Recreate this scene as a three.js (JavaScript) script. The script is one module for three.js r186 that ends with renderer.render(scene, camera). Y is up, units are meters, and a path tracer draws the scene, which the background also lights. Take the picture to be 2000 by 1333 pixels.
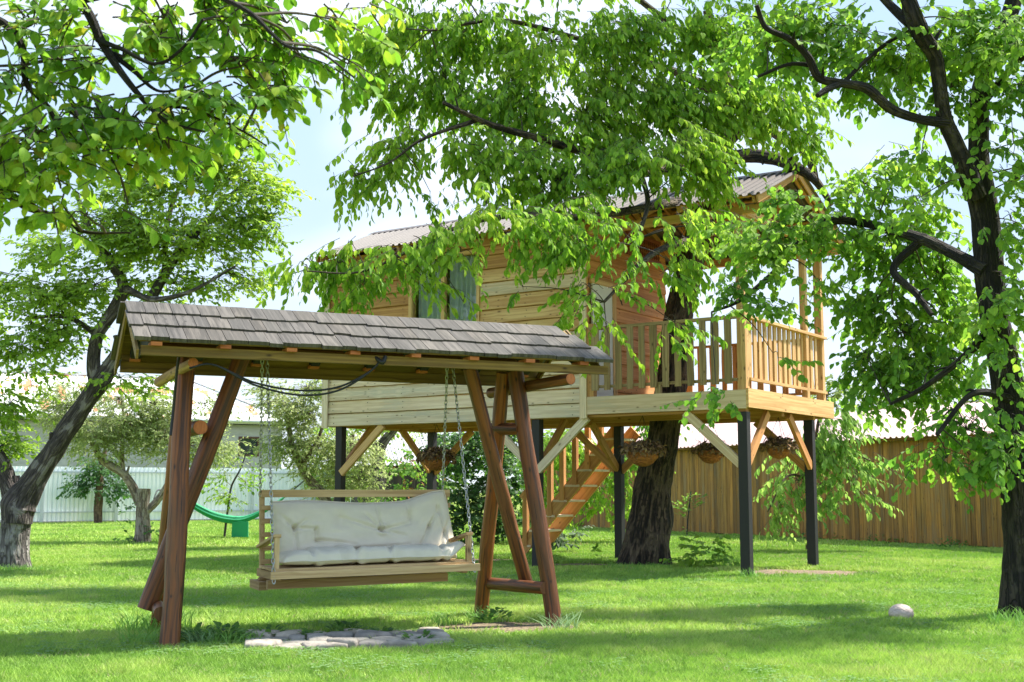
import * as THREE from 'three';
import { mergeGeometries } from 'three/addons/utils/BufferGeometryUtils.js';

// ---------------------------------------------------------------- camera, sky, sun, exposure
const scene = new THREE.Scene();
const LENS = 2400, EYE = 1.3, HORIZON = 955, PITCH = Math.atan((HORIZON - 666.5) / LENS);
const camera = new THREE.PerspectiveCamera(2 * Math.atan(666.5 / LENS) * 180 / Math.PI, 1024 / 682, 0.1, 900);
camera.position.set(0, EYE, 0);
camera.rotation.x = PITCH;
camera.focus = 13; camera.userData.fStop = 5;
scene.add(camera);
const renderer = new THREE.WebGLRenderer({ antialias: true });
renderer.setSize(1024, 682);
renderer.toneMapping = THREE.LinearToneMapping;
renderer.toneMappingExposure = 2.4;
renderer.shadowMap.enabled = true;
const SUN = new THREE.Vector3(0.5, 0.8, -0.26).normalize();
const sun = new THREE.DirectionalLight(new THREE.Color(1, 0.95, 0.84), 5.0);
sun.position.copy(SUN).multiplyScalar(60); sun.position.z -= 16;
sun.target.position.set(0, 0, -16); scene.add(sun.target);
sun.castShadow = true; sun.shadow.mapSize.set(4096, 4096); sun.shadow.radius = 6;
Object.assign(sun.shadow.camera, { left: -35, right: 35, top: 35, bottom: -35, near: 1, far: 160 });
scene.add(sun);

// ---------------------------------------------------------------- numbers, noise
function rng(seed) { let s = seed >>> 0; return () => { s = (s + 0x6D2B79F5) >>> 0; let t = s; t = Math.imul(t ^ (t >>> 15), t | 1); t ^= t + Math.imul(t ^ (t >>> 7), t | 61); return ((t ^ (t >>> 14)) >>> 0) / 4294967296; }; }
const hash = (x, y, z) => { let h = Math.imul(x, 374761393) + Math.imul(y, 668265263) + Math.imul(z, 2147483647 ^ 91138233); h = Math.imul(h ^ (h >>> 13), 1274126177); h ^= h >>> 16; return (h >>> 0) / 4294967296; };
const sm = t => t * t * (3 - 2 * t), mix = (a, b, t) => a + (b - a) * t, clamp = (v, a = 0, b = 1) => Math.min(b, Math.max(a, v));
function noise(x, y, z = 0) {
  const X = Math.floor(x), Y = Math.floor(y), Z = Math.floor(z), u = sm(x - X), v = sm(y - Y), w = sm(z - Z);
  const l = (k) => mix(mix(hash(X, Y, Z + k), hash(X + 1, Y, Z + k), u), mix(hash(X, Y + 1, Z + k), hash(X + 1, Y + 1, Z + k), u), v);
  return mix(l(0), l(1), w);
}
function fbm(x, y, z = 0, n = 4) { let s = 0, a = 0.5, t = 0; for (let i = 0; i < n; i++) { s += a * noise(x, y, z + i * 7.3); t += a; a *= 0.5; x *= 2.03; y *= 2.03; z *= 2.03; } return s / t; }
const V = (x, y, z) => new THREE.Vector3(x, y, z);
const CP = Math.cos(PITCH), SP = Math.sin(PITCH);
function at(x, y, d) {                                  // the point d metres ahead that the photograph shows at (x, y)
  const u = (x - 1000) / LENS, v = -(y - 666.5) / LENS, ry = v * CP + SP, rz = CP - v * SP;
  return V(u * d / rz, EYE + ry * d / rz, -d);
}
function ground(x, y) { const u = (x - 1000) / LENS, v = -(y - 666.5) / LENS, ry = v * CP + SP, rz = CP - v * SP, t = -EYE / ry; return V(u * t, 0, -rz * t); }

// ---------------------------------------------------------------- sky (air and clouds only)
{
  const w = 1024, h = 512, d = new Float32Array(w * h * 4);
  for (let j = 0; j < h; j++) for (let i = 0; i < w; i++) {
    const el = ((j + 0.5) / h - 0.5) * Math.PI, az = ((i + 0.5) / w - 0.5) * 2 * Math.PI, y = Math.sin(el), c = Math.cos(el), x = c * Math.cos(az), z = c * Math.sin(az);
    const up = Math.max(y, 0), k = Math.pow(up, 0.55);
    const blue = [mix(0.42, 0.215, k), mix(0.49, 0.36, k), mix(0.55, 0.58, k)];
    const q = 1.6 / (up + 0.22);
    const n = fbm(x * q + 3.1, z * q * 1.6 + 1.7, up * 1.5, 6), m = fbm(x * 2.2 + 9, y * 5, z * 2.2, 4);
    let cl = clamp((n * 0.72 + m * 0.4 - 0.5) * 4.0); cl = Math.max(cl * 0.85, clamp(0.55 - up * 2.6));
    const o = (j * w + i) * 4, g = 0.92;
    d[o] = mix(blue[0], 0.66, cl) * g; d[o + 1] = mix(blue[1], 0.68, cl) * g; d[o + 2] = mix(blue[2], 0.70, cl) * g; d[o + 3] = 1;
    if (y < 0) { const f = clamp(-y * 4); d[o] = mix(d[o], 0.12, f); d[o + 1] = mix(d[o + 1], 0.15, f); d[o + 2] = mix(d[o + 2], 0.08, f); }
  }
  const t = new THREE.DataTexture(d, w, h, THREE.RGBAFormat, THREE.FloatType);
  t.mapping = THREE.EquirectangularReflectionMapping; t.magFilter = THREE.LinearFilter; t.minFilter = THREE.LinearFilter; t.needsUpdate = true;
  scene.background = t; scene.environment = t;
}

// ---------------------------------------------------------------- naming
const taken = {};
function numbered(name) { const n = taken[name] = (taken[name] ?? -1) + 1; return n ? name + '_' + String(n).padStart(3, '0') : name; }
function tag(o, label, category, group, kind) { if (label) o.userData.label = label; if (category) o.userData.category = category; if (group) o.userData.group = group; if (kind) o.userData.kind = kind; return o; }
function thing(name, label, category, pos = V(0, 0, 0), turn = 0, group) { const o = new THREE.Group(); o.name = numbered(name); o.position.copy(pos); o.rotation.y = turn; scene.add(o); return tag(o, label, category, group); }
function part(name, geo, mat, parent = scene) { const m = new THREE.Mesh(geo, mat); m.name = parent === scene ? numbered(name) : name; m.castShadow = m.receiveShadow = true; parent.add(m); return m; }
const structure = (name, geo, mat) => tag(part(name, geo, mat), null, null, null, 'structure');

// ---------------------------------------------------------------- textures and materials
function texture(w, h, f, srgb = true, wrap = THREE.MirroredRepeatWrapping) {
  const d = new Uint8Array(w * h * 4);
  for (let j = 0; j < h; j++) for (let i = 0; i < w; i++) { const c = f(i / w, j / h, i, j), o = (j * w + i) * 4; for (let k = 0; k < 3; k++) d[o + k] = clamp(Array.isArray(c) ? c[k] : c, 0, 255); d[o + 3] = 255; }
  const t = new THREE.DataTexture(d, w, h); t.magFilter = THREE.LinearFilter; t.minFilter = THREE.LinearMipmapLinearFilter; t.generateMipmaps = true; t.wrapS = t.wrapT = wrap; if (srgb) t.colorSpace = THREE.SRGBColorSpace; t.needsUpdate = true; return t;
}
const lerp3 = (a, b, t) => [mix(a[0], b[0], t), mix(a[1], b[1], t), mix(a[2], b[2], t)];
function wood(base, dark, o = {}) {                     // 2 m of grain along u, 0.5 m across v
  const { seed = 1, contrast = 1, knots = 7, rough = 0.75, bump = 0.002, worn = null, clear = 0, cracks = 0 } = o, r = rng(seed), K = [], C = [];
  for (let i = 0; i < cracks; i++) C.push([r() * 1.6, 0.15 + r() * 0.5, r() * 0.5, 0.0012 + r() * 0.0022]);
  const crack = (x, y) => { let q = 0; for (const [a, l, cy, w] of C) { const t = (x - a) / l; if (t > 0 && t < 1) { const d = Math.abs(y - cy - 0.012 * (noise(x * 6, cy * 40, seed) - 0.5)), ww = w * Math.sin(Math.PI * t) * (0.6 + 0.8 * noise(x * 30, cy * 90)); q = Math.max(q, clamp(1.6 - d / ww)); } } return q; };
  for (let i = 0; i < knots; i++) K.push([r() * 2, r() * 0.5, 0.008 + r() * 0.012]);
  const val = (u, v) => {
    let x = u * 2, y = v * 0.5, kn = 0;
    for (const [kx, ky, kr] of K) { const dx = (x - kx) / 2.2, dy = y - ky, q = dx * dx + dy * dy; y += dy * Math.exp(-q / (kr * kr * 9)) * 0.9; kn = Math.max(kn, Math.exp(-q / (kr * kr * 0.5))); }
    const a = fbm(x * 1.6, y * 55, seed, 3), b = fbm(x * 9, y * 260, seed + 4, 2), c = fbm(x * 1.1, y * 6, seed + 9, 3);
    return [clamp((a - 0.5) * 1.7 * contrast + 0.42 + (b - 0.5) * 0.55 * contrast + (c - 0.5) * 0.8), kn, c, b];
  };
  const map = texture(512, 256, (u, v) => { const [g, kn, c, b] = val(u, v); let k = lerp3(base, dark, clamp(g * 0.9)); k = lerp3(k, [dark[0] * 0.5, dark[1] * 0.45, dark[2] * 0.4], kn * 0.85); if (worn) k = lerp3(k, worn, clamp((c - 0.5) * 4 + (b - 0.5) * 2) * 0.8); if (cracks) k = lerp3(k, [24, 16, 12], crack(u * 2, v * 0.5) * 0.9); return k; });
  const bm = texture(256, 128, (u, v) => { const [g, kn, , b] = val(u, v); return 200 - g * 90 - b * 50 - kn * 40 - (cracks ? crack(u * 2, v * 0.5) * 90 : 0); }, false);
  return new THREE.MeshPhysicalMaterial({ map, bumpMap: bm, bumpScale: bump, roughness: rough, clearcoat: clear, clearcoatRoughness: 0.3 });
}
function tints(m, list) { return list.map(c => { const k = m.clone(); k.color.setRGB(...c); return k; }); }
const plain = (r, g, b, o = {}) => new THREE.MeshPhysicalMaterial({ color: new THREE.Color().setRGB(r, g, b), roughness: 0.8, ...o });
const M = {};
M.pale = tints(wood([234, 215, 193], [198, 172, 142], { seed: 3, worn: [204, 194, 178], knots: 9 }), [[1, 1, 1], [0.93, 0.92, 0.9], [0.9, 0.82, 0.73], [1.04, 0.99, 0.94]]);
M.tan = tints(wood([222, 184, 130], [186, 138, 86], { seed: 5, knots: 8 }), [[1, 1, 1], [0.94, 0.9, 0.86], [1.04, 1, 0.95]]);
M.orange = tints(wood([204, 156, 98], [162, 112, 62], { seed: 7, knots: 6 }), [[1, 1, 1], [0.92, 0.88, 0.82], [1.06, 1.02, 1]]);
M.peach = tints(wood([212, 154, 98], [180, 116, 62], { seed: 8, knots: 6 }), [[1, 1, 1], [0.94, 0.9, 0.88], [1.04, 1, 0.97]]);
M.rail = tints(wood([170, 144, 104], [118, 94, 62], { seed: 9, worn: [150, 138, 112], knots: 5 }), [[1, 1, 1], [0.88, 0.86, 0.8], [0.78, 0.76, 0.68]]);
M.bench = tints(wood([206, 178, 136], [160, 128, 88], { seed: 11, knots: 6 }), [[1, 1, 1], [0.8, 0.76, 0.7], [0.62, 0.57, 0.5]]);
M.olive = tints(wood([140, 112, 54], [92, 68, 28], { seed: 13, knots: 5, worn: [112, 96, 52] }), [[1, 1, 1], [0.8, 0.78, 0.75], [0.5, 0.5, 0.5]]);
M.log = tints(wood([142, 84, 36], [66, 36, 16], { seed: 15, contrast: 1.5, knots: 12, rough: 0.55, bump: 0.006, clear: 0.08, worn: [120, 82, 48], cracks: 16 }), [[0.8, 0.73, 0.64], [0.66, 0.57, 0.5], [1.1, 0.98, 0.58]]);
M.logPale = wood([176, 142, 100], [116, 84, 56], { seed: 16, contrast: 1.1, rough: 0.7, bump: 0.004 });
M.cut = wood([196, 120, 70], [150, 80, 44], { seed: 17, contrast: 0.6, knots: 0 });
M.shingle = tints(wood([102, 96, 90], [58, 54, 50], { seed: 19, contrast: 1.2, knots: 2, rough: 0.8, bump: 0.004, worn: [84, 80, 75] }), [[0.9, 0.9, 0.9], [0.84, 0.84, 0.86], [0.78, 0.78, 0.8], [0.96, 0.95, 0.93], [0.86, 0.83, 0.8], [0.72, 0.72, 0.74]]);
M.shedBoard = tints(wood([184, 138, 68], [118, 84, 36], { seed: 21, contrast: 1.1, knots: 5, worn: [142, 122, 92] }), [[1, 1, 1], [0.8, 0.77, 0.74], [0.92, 0.94, 0.92], [0.62, 0.6, 0.58], [1.14, 1.06, 0.92]]);
M.black = plain(0.012, 0.0115, 0.014, { roughness: 0.6 });
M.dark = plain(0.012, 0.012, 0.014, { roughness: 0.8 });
M.steel = plain(0.42, 0.43, 0.44, { metalness: 0.85, roughness: 0.42 });
M.cloth = new THREE.MeshPhysicalMaterial({ color: new THREE.Color().setRGB(0.77, 0.72, 0.63), roughness: 0.95, sheen: 0.3, map: texture(256, 256, (u, v, i, j) => { const w = (i + j) % 2 ? 6 : -4, s = (fbm(u * 6, v * 6, 2, 4) - 0.5) * 18; return [240 + w + s, 238 + w + s, 234 + w + s]; }), bumpMap: texture(256, 256, (u, v, i, j) => 120 + ((i >> 1) % 2 ? 40 : 0) + ((j >> 1) % 2 ? 40 : 0), false), bumpScale: 0.0004 });
function bark(a, b, seed, o = {}) {                     // 0.5 m round u, 1 m along v
  const val = (u, v) => { const n = fbm(u * 18, v * 9, seed, 4), r = Math.abs(2 * fbm(u * 13 + n * 0.9, v * 3.1, seed + 5, 2) - 1), c = Math.abs(2 * fbm(u * 7, v * 11 + n * 0.8, seed + 8, 2) - 1); return clamp(Math.min(r * 3.2, c * 4 + 0.35) * 0.75 + (n - 0.5) * 0.9); };
  return new THREE.MeshPhysicalMaterial({ map: texture(256, 512, (u, v) => { const q = val(u, v), s = fbm(u * 5, v * 5, seed + 11, 4); let c = lerp3(b, a, q); if (o.lichen) c = lerp3(c, o.lichen, clamp((s - 0.52) * 9) * 0.75); return c; }), bumpMap: texture(256, 512, (u, v) => val(u, v) * 255, false), bumpScale: o.bump ?? 0.03, roughness: 0.95 });
}
M.barkDark = bark([54, 46, 41], [18, 15, 14], 31, { lichen: [70, 64, 54], bump: 0.05 });
M.barkGrey = bark([104, 95, 90], [48, 42, 42], 33, { lichen: [140, 135, 130], bump: 0.02 });
M.barkLime = bark([122, 117, 113], [62, 57, 55], 35, { bump: 0.03, lichen: [156, 152, 148] });
M.barkBrown = bark([132, 108, 86], [70, 54, 42], 37, { bump: 0.015 });
M.barkCherry = bark([96, 80, 66], [24, 20, 18], 39, { lichen: [112, 98, 80], bump: 0.06 });
M.barkApple = bark([158, 142, 130], [92, 80, 72], 41, { lichen: [178, 168, 158], bump: 0.02 });
M.twig = plain(0.05, 0.038, 0.028, { roughness: 0.9 });
M.twigPale = plain(0.13, 0.10, 0.07, { roughness: 0.9 });

// ---------------------------------------------------------------- shapes
const rs = rng(77);
function boxUV(g, L) {                                  // grain along x, uv in metres
  const p = g.attributes.position, n = g.attributes.normal, uv = g.attributes.uv, a = rs() * 4, b = rs() * 2;
  for (let i = 0; i < p.count; i++) { const X = p.getX(i), Y = p.getY(i), Z = p.getZ(i), nx = Math.abs(n.getX(i)), ny = Math.abs(n.getY(i)); if (nx > 0.7) uv.setXY(i, (Z * 0.3 + a) / 2, (Y + b) / 0.5); else if (ny > 0.7) uv.setXY(i, (X + a) / 2, (Z + b) / 0.5); else uv.setXY(i, (X + a) / 2, (Y + b) / 0.5); }
  return g;
}
function bar(a, b, h, t, up = V(0, 1, 0)) {             // a squared timber from a to b, h along up, t across
  const d = b.clone().sub(a), L = d.length(), g = boxUV(new THREE.BoxGeometry(L, h, t)); d.normalize();
  const z = d.clone().cross(up); if (z.lengthSq() < 1e-6) z.set(0, 0, 1); z.normalize(); const y = z.clone().cross(d);
  return g.applyMatrix4(new THREE.Matrix4().makeBasis(d, y, z).setPosition(a.clone().add(b).multiplyScalar(0.5)));
}
function block(x0, x1, y0, y1, z0, z1) {                // axis-aligned timber, grain along its longest side
  const s = [x1 - x0, y1 - y0, z1 - z0], c = V((x0 + x1) / 2, (y0 + y1) / 2, (z0 + z1) / 2), k = s.indexOf(Math.max(...s));
  if (k === 0) return bar(V(x0, c.y, c.z), V(x1, c.y, c.z), s[1], s[2]);
  if (k === 1) return bar(V(c.x, y0, c.z), V(c.x, y1, c.z), s[0], s[2], V(1, 0, 0));
  return bar(V(c.x, c.y, z0), V(c.x, c.y, z1), s[1], s[0]);
}
function strip(L, h, t, n, low, high) {                 // board along x from 0 to L, y from low(x) to h + high(x), front at +z
  const P = [], I = [], U = [], a = rs() * 4, b = rs() * 2;
  const quad = (A, B, C, D, ua) => { const k = P.length / 3; for (const q of [A, B, C, D]) { P.push(...q); U.push((q[0] + a) / 2, ((ua ? q[2] : q[1]) + b) / 0.5); } I.push(k, k + 1, k + 2, k, k + 2, k + 3); };
  for (let i = 0; i < n; i++) {
    const x0 = L * i / n, x1 = L * (i + 1) / n, l0 = low(x0), l1 = low(x1), h0 = h + (high ? high(x0) : 0), h1 = h + (high ? high(x1) : 0);
    quad([x0, l0, t], [x1, l1, t], [x1, h1, t], [x0, h0, t]); quad([x1, l1, 0], [x0, l0, 0], [x0, h0, 0], [x1, h1, 0]);
    quad([x0, l0, 0], [x1, l1, 0], [x1, l1, t], [x0, l0, t], 1); quad([x0, h0, t], [x1, h1, t], [x1, h1, 0], [x0, h0, 0], 1);
    if (i === 0) quad([x0, l0, 0], [x0, l0, t], [x0, h0, t], [x0, h0, 0]); if (i === n - 1) quad([x1, l1, t], [x1, l1, 0], [x1, h1, 0], [x1, h1, t]);
  }
  const g = new THREE.BufferGeometry(); g.setAttribute('position', new THREE.Float32BufferAttribute(P, 3)); g.setAttribute('uv', new THREE.Float32BufferAttribute(U, 2)); g.setIndex(I); g.computeVertexNormals(); return g;
}
function tube(P, R, o = {}) {
  const { rad = 8, wob = 0.06, seed = 1, cap = true, flare = 0, grain = false } = o, n = o.seg ?? P.length * 4, curve = new THREE.CatmullRomCurve3(P, false, 'centripetal'), pos = [], uv = [], idx = [];
  let t0 = curve.getTangent(0), nrm = Math.abs(t0.y) > 0.9 ? V(1, 0, 0) : V(0, 1, 0); nrm.sub(t0.clone().multiplyScalar(nrm.dot(t0))).normalize();
  let len = 0, prev = null; const rm = R[0], wraps = grain ? 1 : Math.max(1, Math.round(2 * Math.PI * rm / 0.5));
  for (let i = 0; i <= n; i++) {
    const t = i / n, p = curve.getPoint(t), tg = curve.getTangent(t); nrm.sub(tg.clone().multiplyScalar(nrm.dot(tg))).normalize(); const bn = tg.clone().cross(nrm);
    const f = t * (R.length - 1), k = Math.min(R.length - 2, Math.floor(f)), r = R.length > 1 ? mix(R[k], R[k + 1], f - k) : R[0];
    if (prev) len += p.distanceTo(prev); prev = p;
    for (let j = 0; j <= rad; j++) {
      const a = j / rad * 2 * Math.PI, ca = Math.cos(a), sa = Math.sin(a); let q = r * (1 + wob * 2 * (fbm(ca * 1.3 + 5, sa * 1.3 + seed, len * 2.2, 3) - 0.5) * 2);
      if (flare) q *= 1 + flare * Math.exp(-len / 0.35) * (0.6 + 0.7 * Math.max(0, Math.sin(a * 4 + seed)) + 0.4 * Math.sin(a * 2 + 1));
      pos.push(p.x + (nrm.x * ca + bn.x * sa) * q, p.y + (nrm.y * ca + bn.y * sa) * q, p.z + (nrm.z * ca + bn.z * sa) * q);
      if (grain) uv.push(len / 2, j / rad * 2 * Math.PI * r / 0.5); else uv.push(j / rad * wraps, len);
    }
  }
  const w = rad + 1; for (let i = 0; i < n; i++) for (let j = 0; j < rad; j++) { const a = i * w + j, b = a + 1, c = a + w, d = c + 1; idx.push(a, b, c, b, d, c); }
  const g = new THREE.BufferGeometry(); g.setAttribute('position', new THREE.Float32BufferAttribute(pos, 3)); g.setAttribute('uv', new THREE.Float32BufferAttribute(uv, 2)); g.setIndex(idx); g.computeVertexNormals();
  const nn = g.attributes.normal; for (let i = 0; i <= n; i++) { const a = i * w, b = a + rad, v = V(nn.getX(a) + nn.getX(b), nn.getY(a) + nn.getY(b), nn.getZ(a) + nn.getZ(b)).normalize(); nn.setXYZ(a, v.x, v.y, v.z); nn.setXYZ(b, v.x, v.y, v.z); }
  if (!cap) return g;
  const out = [g];
  for (const [e, s] of [[0, -1], [n, 1]]) {             // the two cut ends
    const cp = [], cu = [], ci = [], c = curve.getPoint(e / n); cp.push(c.x, c.y, c.z); cu.push(0, 0);
    for (let j = 0; j < rad; j++) { const a = (e * w + j) * 3, th = j / rad * 2 * Math.PI; cp.push(pos[a], pos[a + 1], pos[a + 2]); cu.push(0.05 * Math.cos(th), 0.2 * Math.sin(th)); ci.push(...(s > 0 ? [0, 1 + j, 1 + (j + 1) % rad] : [0, 1 + (j + 1) % rad, 1 + j])); }
    const q = new THREE.BufferGeometry(); q.setAttribute('position', new THREE.Float32BufferAttribute(cp, 3)); q.setAttribute('uv', new THREE.Float32BufferAttribute(cu, 2)); q.setIndex(ci); q.computeVertexNormals(); out.push(q);
  }
  return mergeGeometries(out);
}
function capDisc(p, d, r) { const g = new THREE.CylinderGeometry(r, r, 0.004, 14); return g.applyQuaternion(new THREE.Quaternion().setFromUnitVectors(V(0, 1, 0), d.clone().normalize())).translate(p.x, p.y, p.z); }

// ---------------------------------------------------------------- the lawn
M.lawn = new THREE.MeshPhysicalMaterial({ roughness: 1, map: texture(512, 512, (u, v) => { const a = fbm(u * 9, v * 9, 3, 4), b = fbm(u * 90, v * 90, 8, 3), c = lerp3([98, 118, 30], [146, 160, 50], clamp(a * 1.6 - 0.3)); return lerp3(c, [52, 62, 26], clamp((b - 0.5) * 3)); }), bumpMap: texture(512, 512, (u, v) => fbm(u * 80, v * 80, 5, 3) * 255, false), bumpScale: 0.03 });
{
  const g = new THREE.PlaneGeometry(700, 700, 1, 1).rotateX(-Math.PI / 2); const uv = g.attributes.uv; for (let i = 0; i < uv.count; i++) uv.setXY(i, uv.getX(i) * 175, uv.getY(i) * 175);
  structure('lawn', g, M.lawn);
}
M.soil = new THREE.MeshPhysicalMaterial({ roughness: 1, map: texture(256, 256, (u, v) => { const b = fbm(u * 40, v * 40, 8, 4), a = fbm(u * 5, v * 5, 4, 3); return lerp3([92, 80, 62], [156, 138, 110], clamp(b * 1.3 + a * 0.5 - 0.4)); }), bumpMap: texture(256, 256, (u, v) => fbm(u * 40, v * 40, 8, 4) * 255, false), bumpScale: 0.03 });
const bare = [];
function soil(x, z, rx, rz, seed) {
  const s = new THREE.Shape(); for (let i = 0; i < 28; i++) { const a = i / 28 * 2 * Math.PI, k = 0.75 + 0.5 * noise(Math.cos(a) * 2 + seed, Math.sin(a) * 2, seed); s[i ? 'lineTo' : 'moveTo'](Math.cos(a) * rx * k, Math.sin(a) * rz * k); }
  const g = new THREE.ShapeGeometry(s).rotateX(-Math.PI / 2).translate(x, 0.005 + seed * 0.0007, z); structure('soil_patch', g, M.soil); bare.push([x, z, rx, rz, 0.97]);
}
soil(-0.05, -11.75, 0.75, 0.5, 1); soil(4.35, -19.3, 1.15, 0.8, 2); soil(1.0, -21.2, 0.9, 0.5, 3); soil(-0.6, -22.5, 1.3, 0.5, 4);

// ---------------------------------------------------------------- flat stones under the swing
{
  const r = rng(5), g = new THREE.Group(); g.name = 'stone_paving'; g.userData.kind = 'structure'; scene.add(g);
  const A = ground(474, 1276), B = ground(893, 1265), ex = B.clone().sub(A), L = ex.length(); ex.normalize(); const ez = V(ex.z, 0, -ex.x); g.position.copy(A);
  const pts = []; for (let i = 0; i < 9; i++) for (let j = 0; j < 4; j++) pts.push([(i + 0.5 + (r() - 0.5) * 1.2 + (j % 2) * 0.4) / 9 * L, (j + 0.5 + (r() - 0.5) * 1.0) / 4 * 1.02]);
  const W = 1.04;
  const mats = [[0.34, 0.31, 0.28], [0.42, 0.385, 0.34], [0.29, 0.27, 0.25], [0.42, 0.37, 0.31]].map((c, i) => new THREE.MeshPhysicalMaterial({ color: new THREE.Color().setRGB(...c.map(v => v * 1.5)), roughness: 0.9, map: texture(128, 128, (u, v) => { const q = fbm(u * 8, v * 8, i, 5); return [150 + q * 100, 148 + q * 100, 146 + q * 98]; }), bumpMap: texture(128, 128, (u, v) => fbm(u * 9, v * 9, i, 5) * 255, false), bumpScale: 0.02 }));
  pts.forEach(([cx, cy], k) => {
    let poly = [[0, 0], [L, 0], [L, W], [0, W]];
    pts.forEach(([qx, qy], m) => { if (m === k) return; const mx = (cx + qx) / 2, my = (cy + qy) / 2, nx = qx - cx, ny = qy - cy, out = []; poly.forEach((p, i) => { const q = poly[(i + 1) % poly.length], dp = (p[0] - mx) * nx + (p[1] - my) * ny, dq = (q[0] - mx) * nx + (q[1] - my) * ny; if (dp <= 0) out.push(p); if (dp * dq < 0) { const t = dp / (dp - dq); out.push([mix(p[0], q[0], t), mix(p[1], q[1], t)]); } }); poly = out; });
    if (poly.length < 3) return; let mx = 0, my = 0; for (const p of poly) { mx += p[0] / poly.length; my += p[1] / poly.length; }
    const ring = []; poly.forEach((p, i) => { const q = poly[(i + 1) % poly.length]; for (const t of [0.15, 0.5, 0.85]) ring.push([mix(p[0], q[0], t), mix(p[1], q[1], t)]); });
    const P = [], I = [], U = [], n = ring.length, h = 0.035 + r() * 0.04, tx = (r() - 0.5) * 0.06, tz = (r() - 0.5) * 0.06;
    const put = (x, y, hh) => { P.push(x * ex.x + y * ez.x, hh + (x - mx) * tx + (y - my) * tz, x * ex.z + y * ez.z); U.push(x / 0.5, y / 0.5); };
    for (const [s, hh] of [[0.97, -0.01], [0.95, h * 0.6], [0.86, h * 0.95], [0.45, h * 1.05]]) for (const p of ring) put(mx + (p[0] - mx) * s + (r() - 0.5) * 0.008, my + (p[1] - my) * s + (r() - 0.5) * 0.008, hh + (r() - 0.5) * 0.004);
    put(mx, my, h * 1.06);
    for (let a = 0; a < 3; a++) for (let i = 0; i < n; i++) { const b = a * n + i, c = a * n + (i + 1) % n; I.push(b, c, b + n, c, c + n, b + n); } for (let i = 0; i < n; i++) I.push(3 * n + i, 3 * n + (i + 1) % n, 4 * n);
    const q = new THREE.BufferGeometry(); q.setAttribute('position', new THREE.Float32BufferAttribute(P, 3)); q.setAttribute('uv', new THREE.Float32BufferAttribute(U, 2)); q.setIndex(I); q.computeVertexNormals(); if (mx > 0.12) part('stone', q, mats[k % 4], g);
  });
  const c = A.clone().addScaledVector(ex, L / 2).addScaledVector(ez, W / 2); bare.push([c.x, c.z + 0.06, L * 0.52, 0.68, 0.93]);
}

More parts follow.
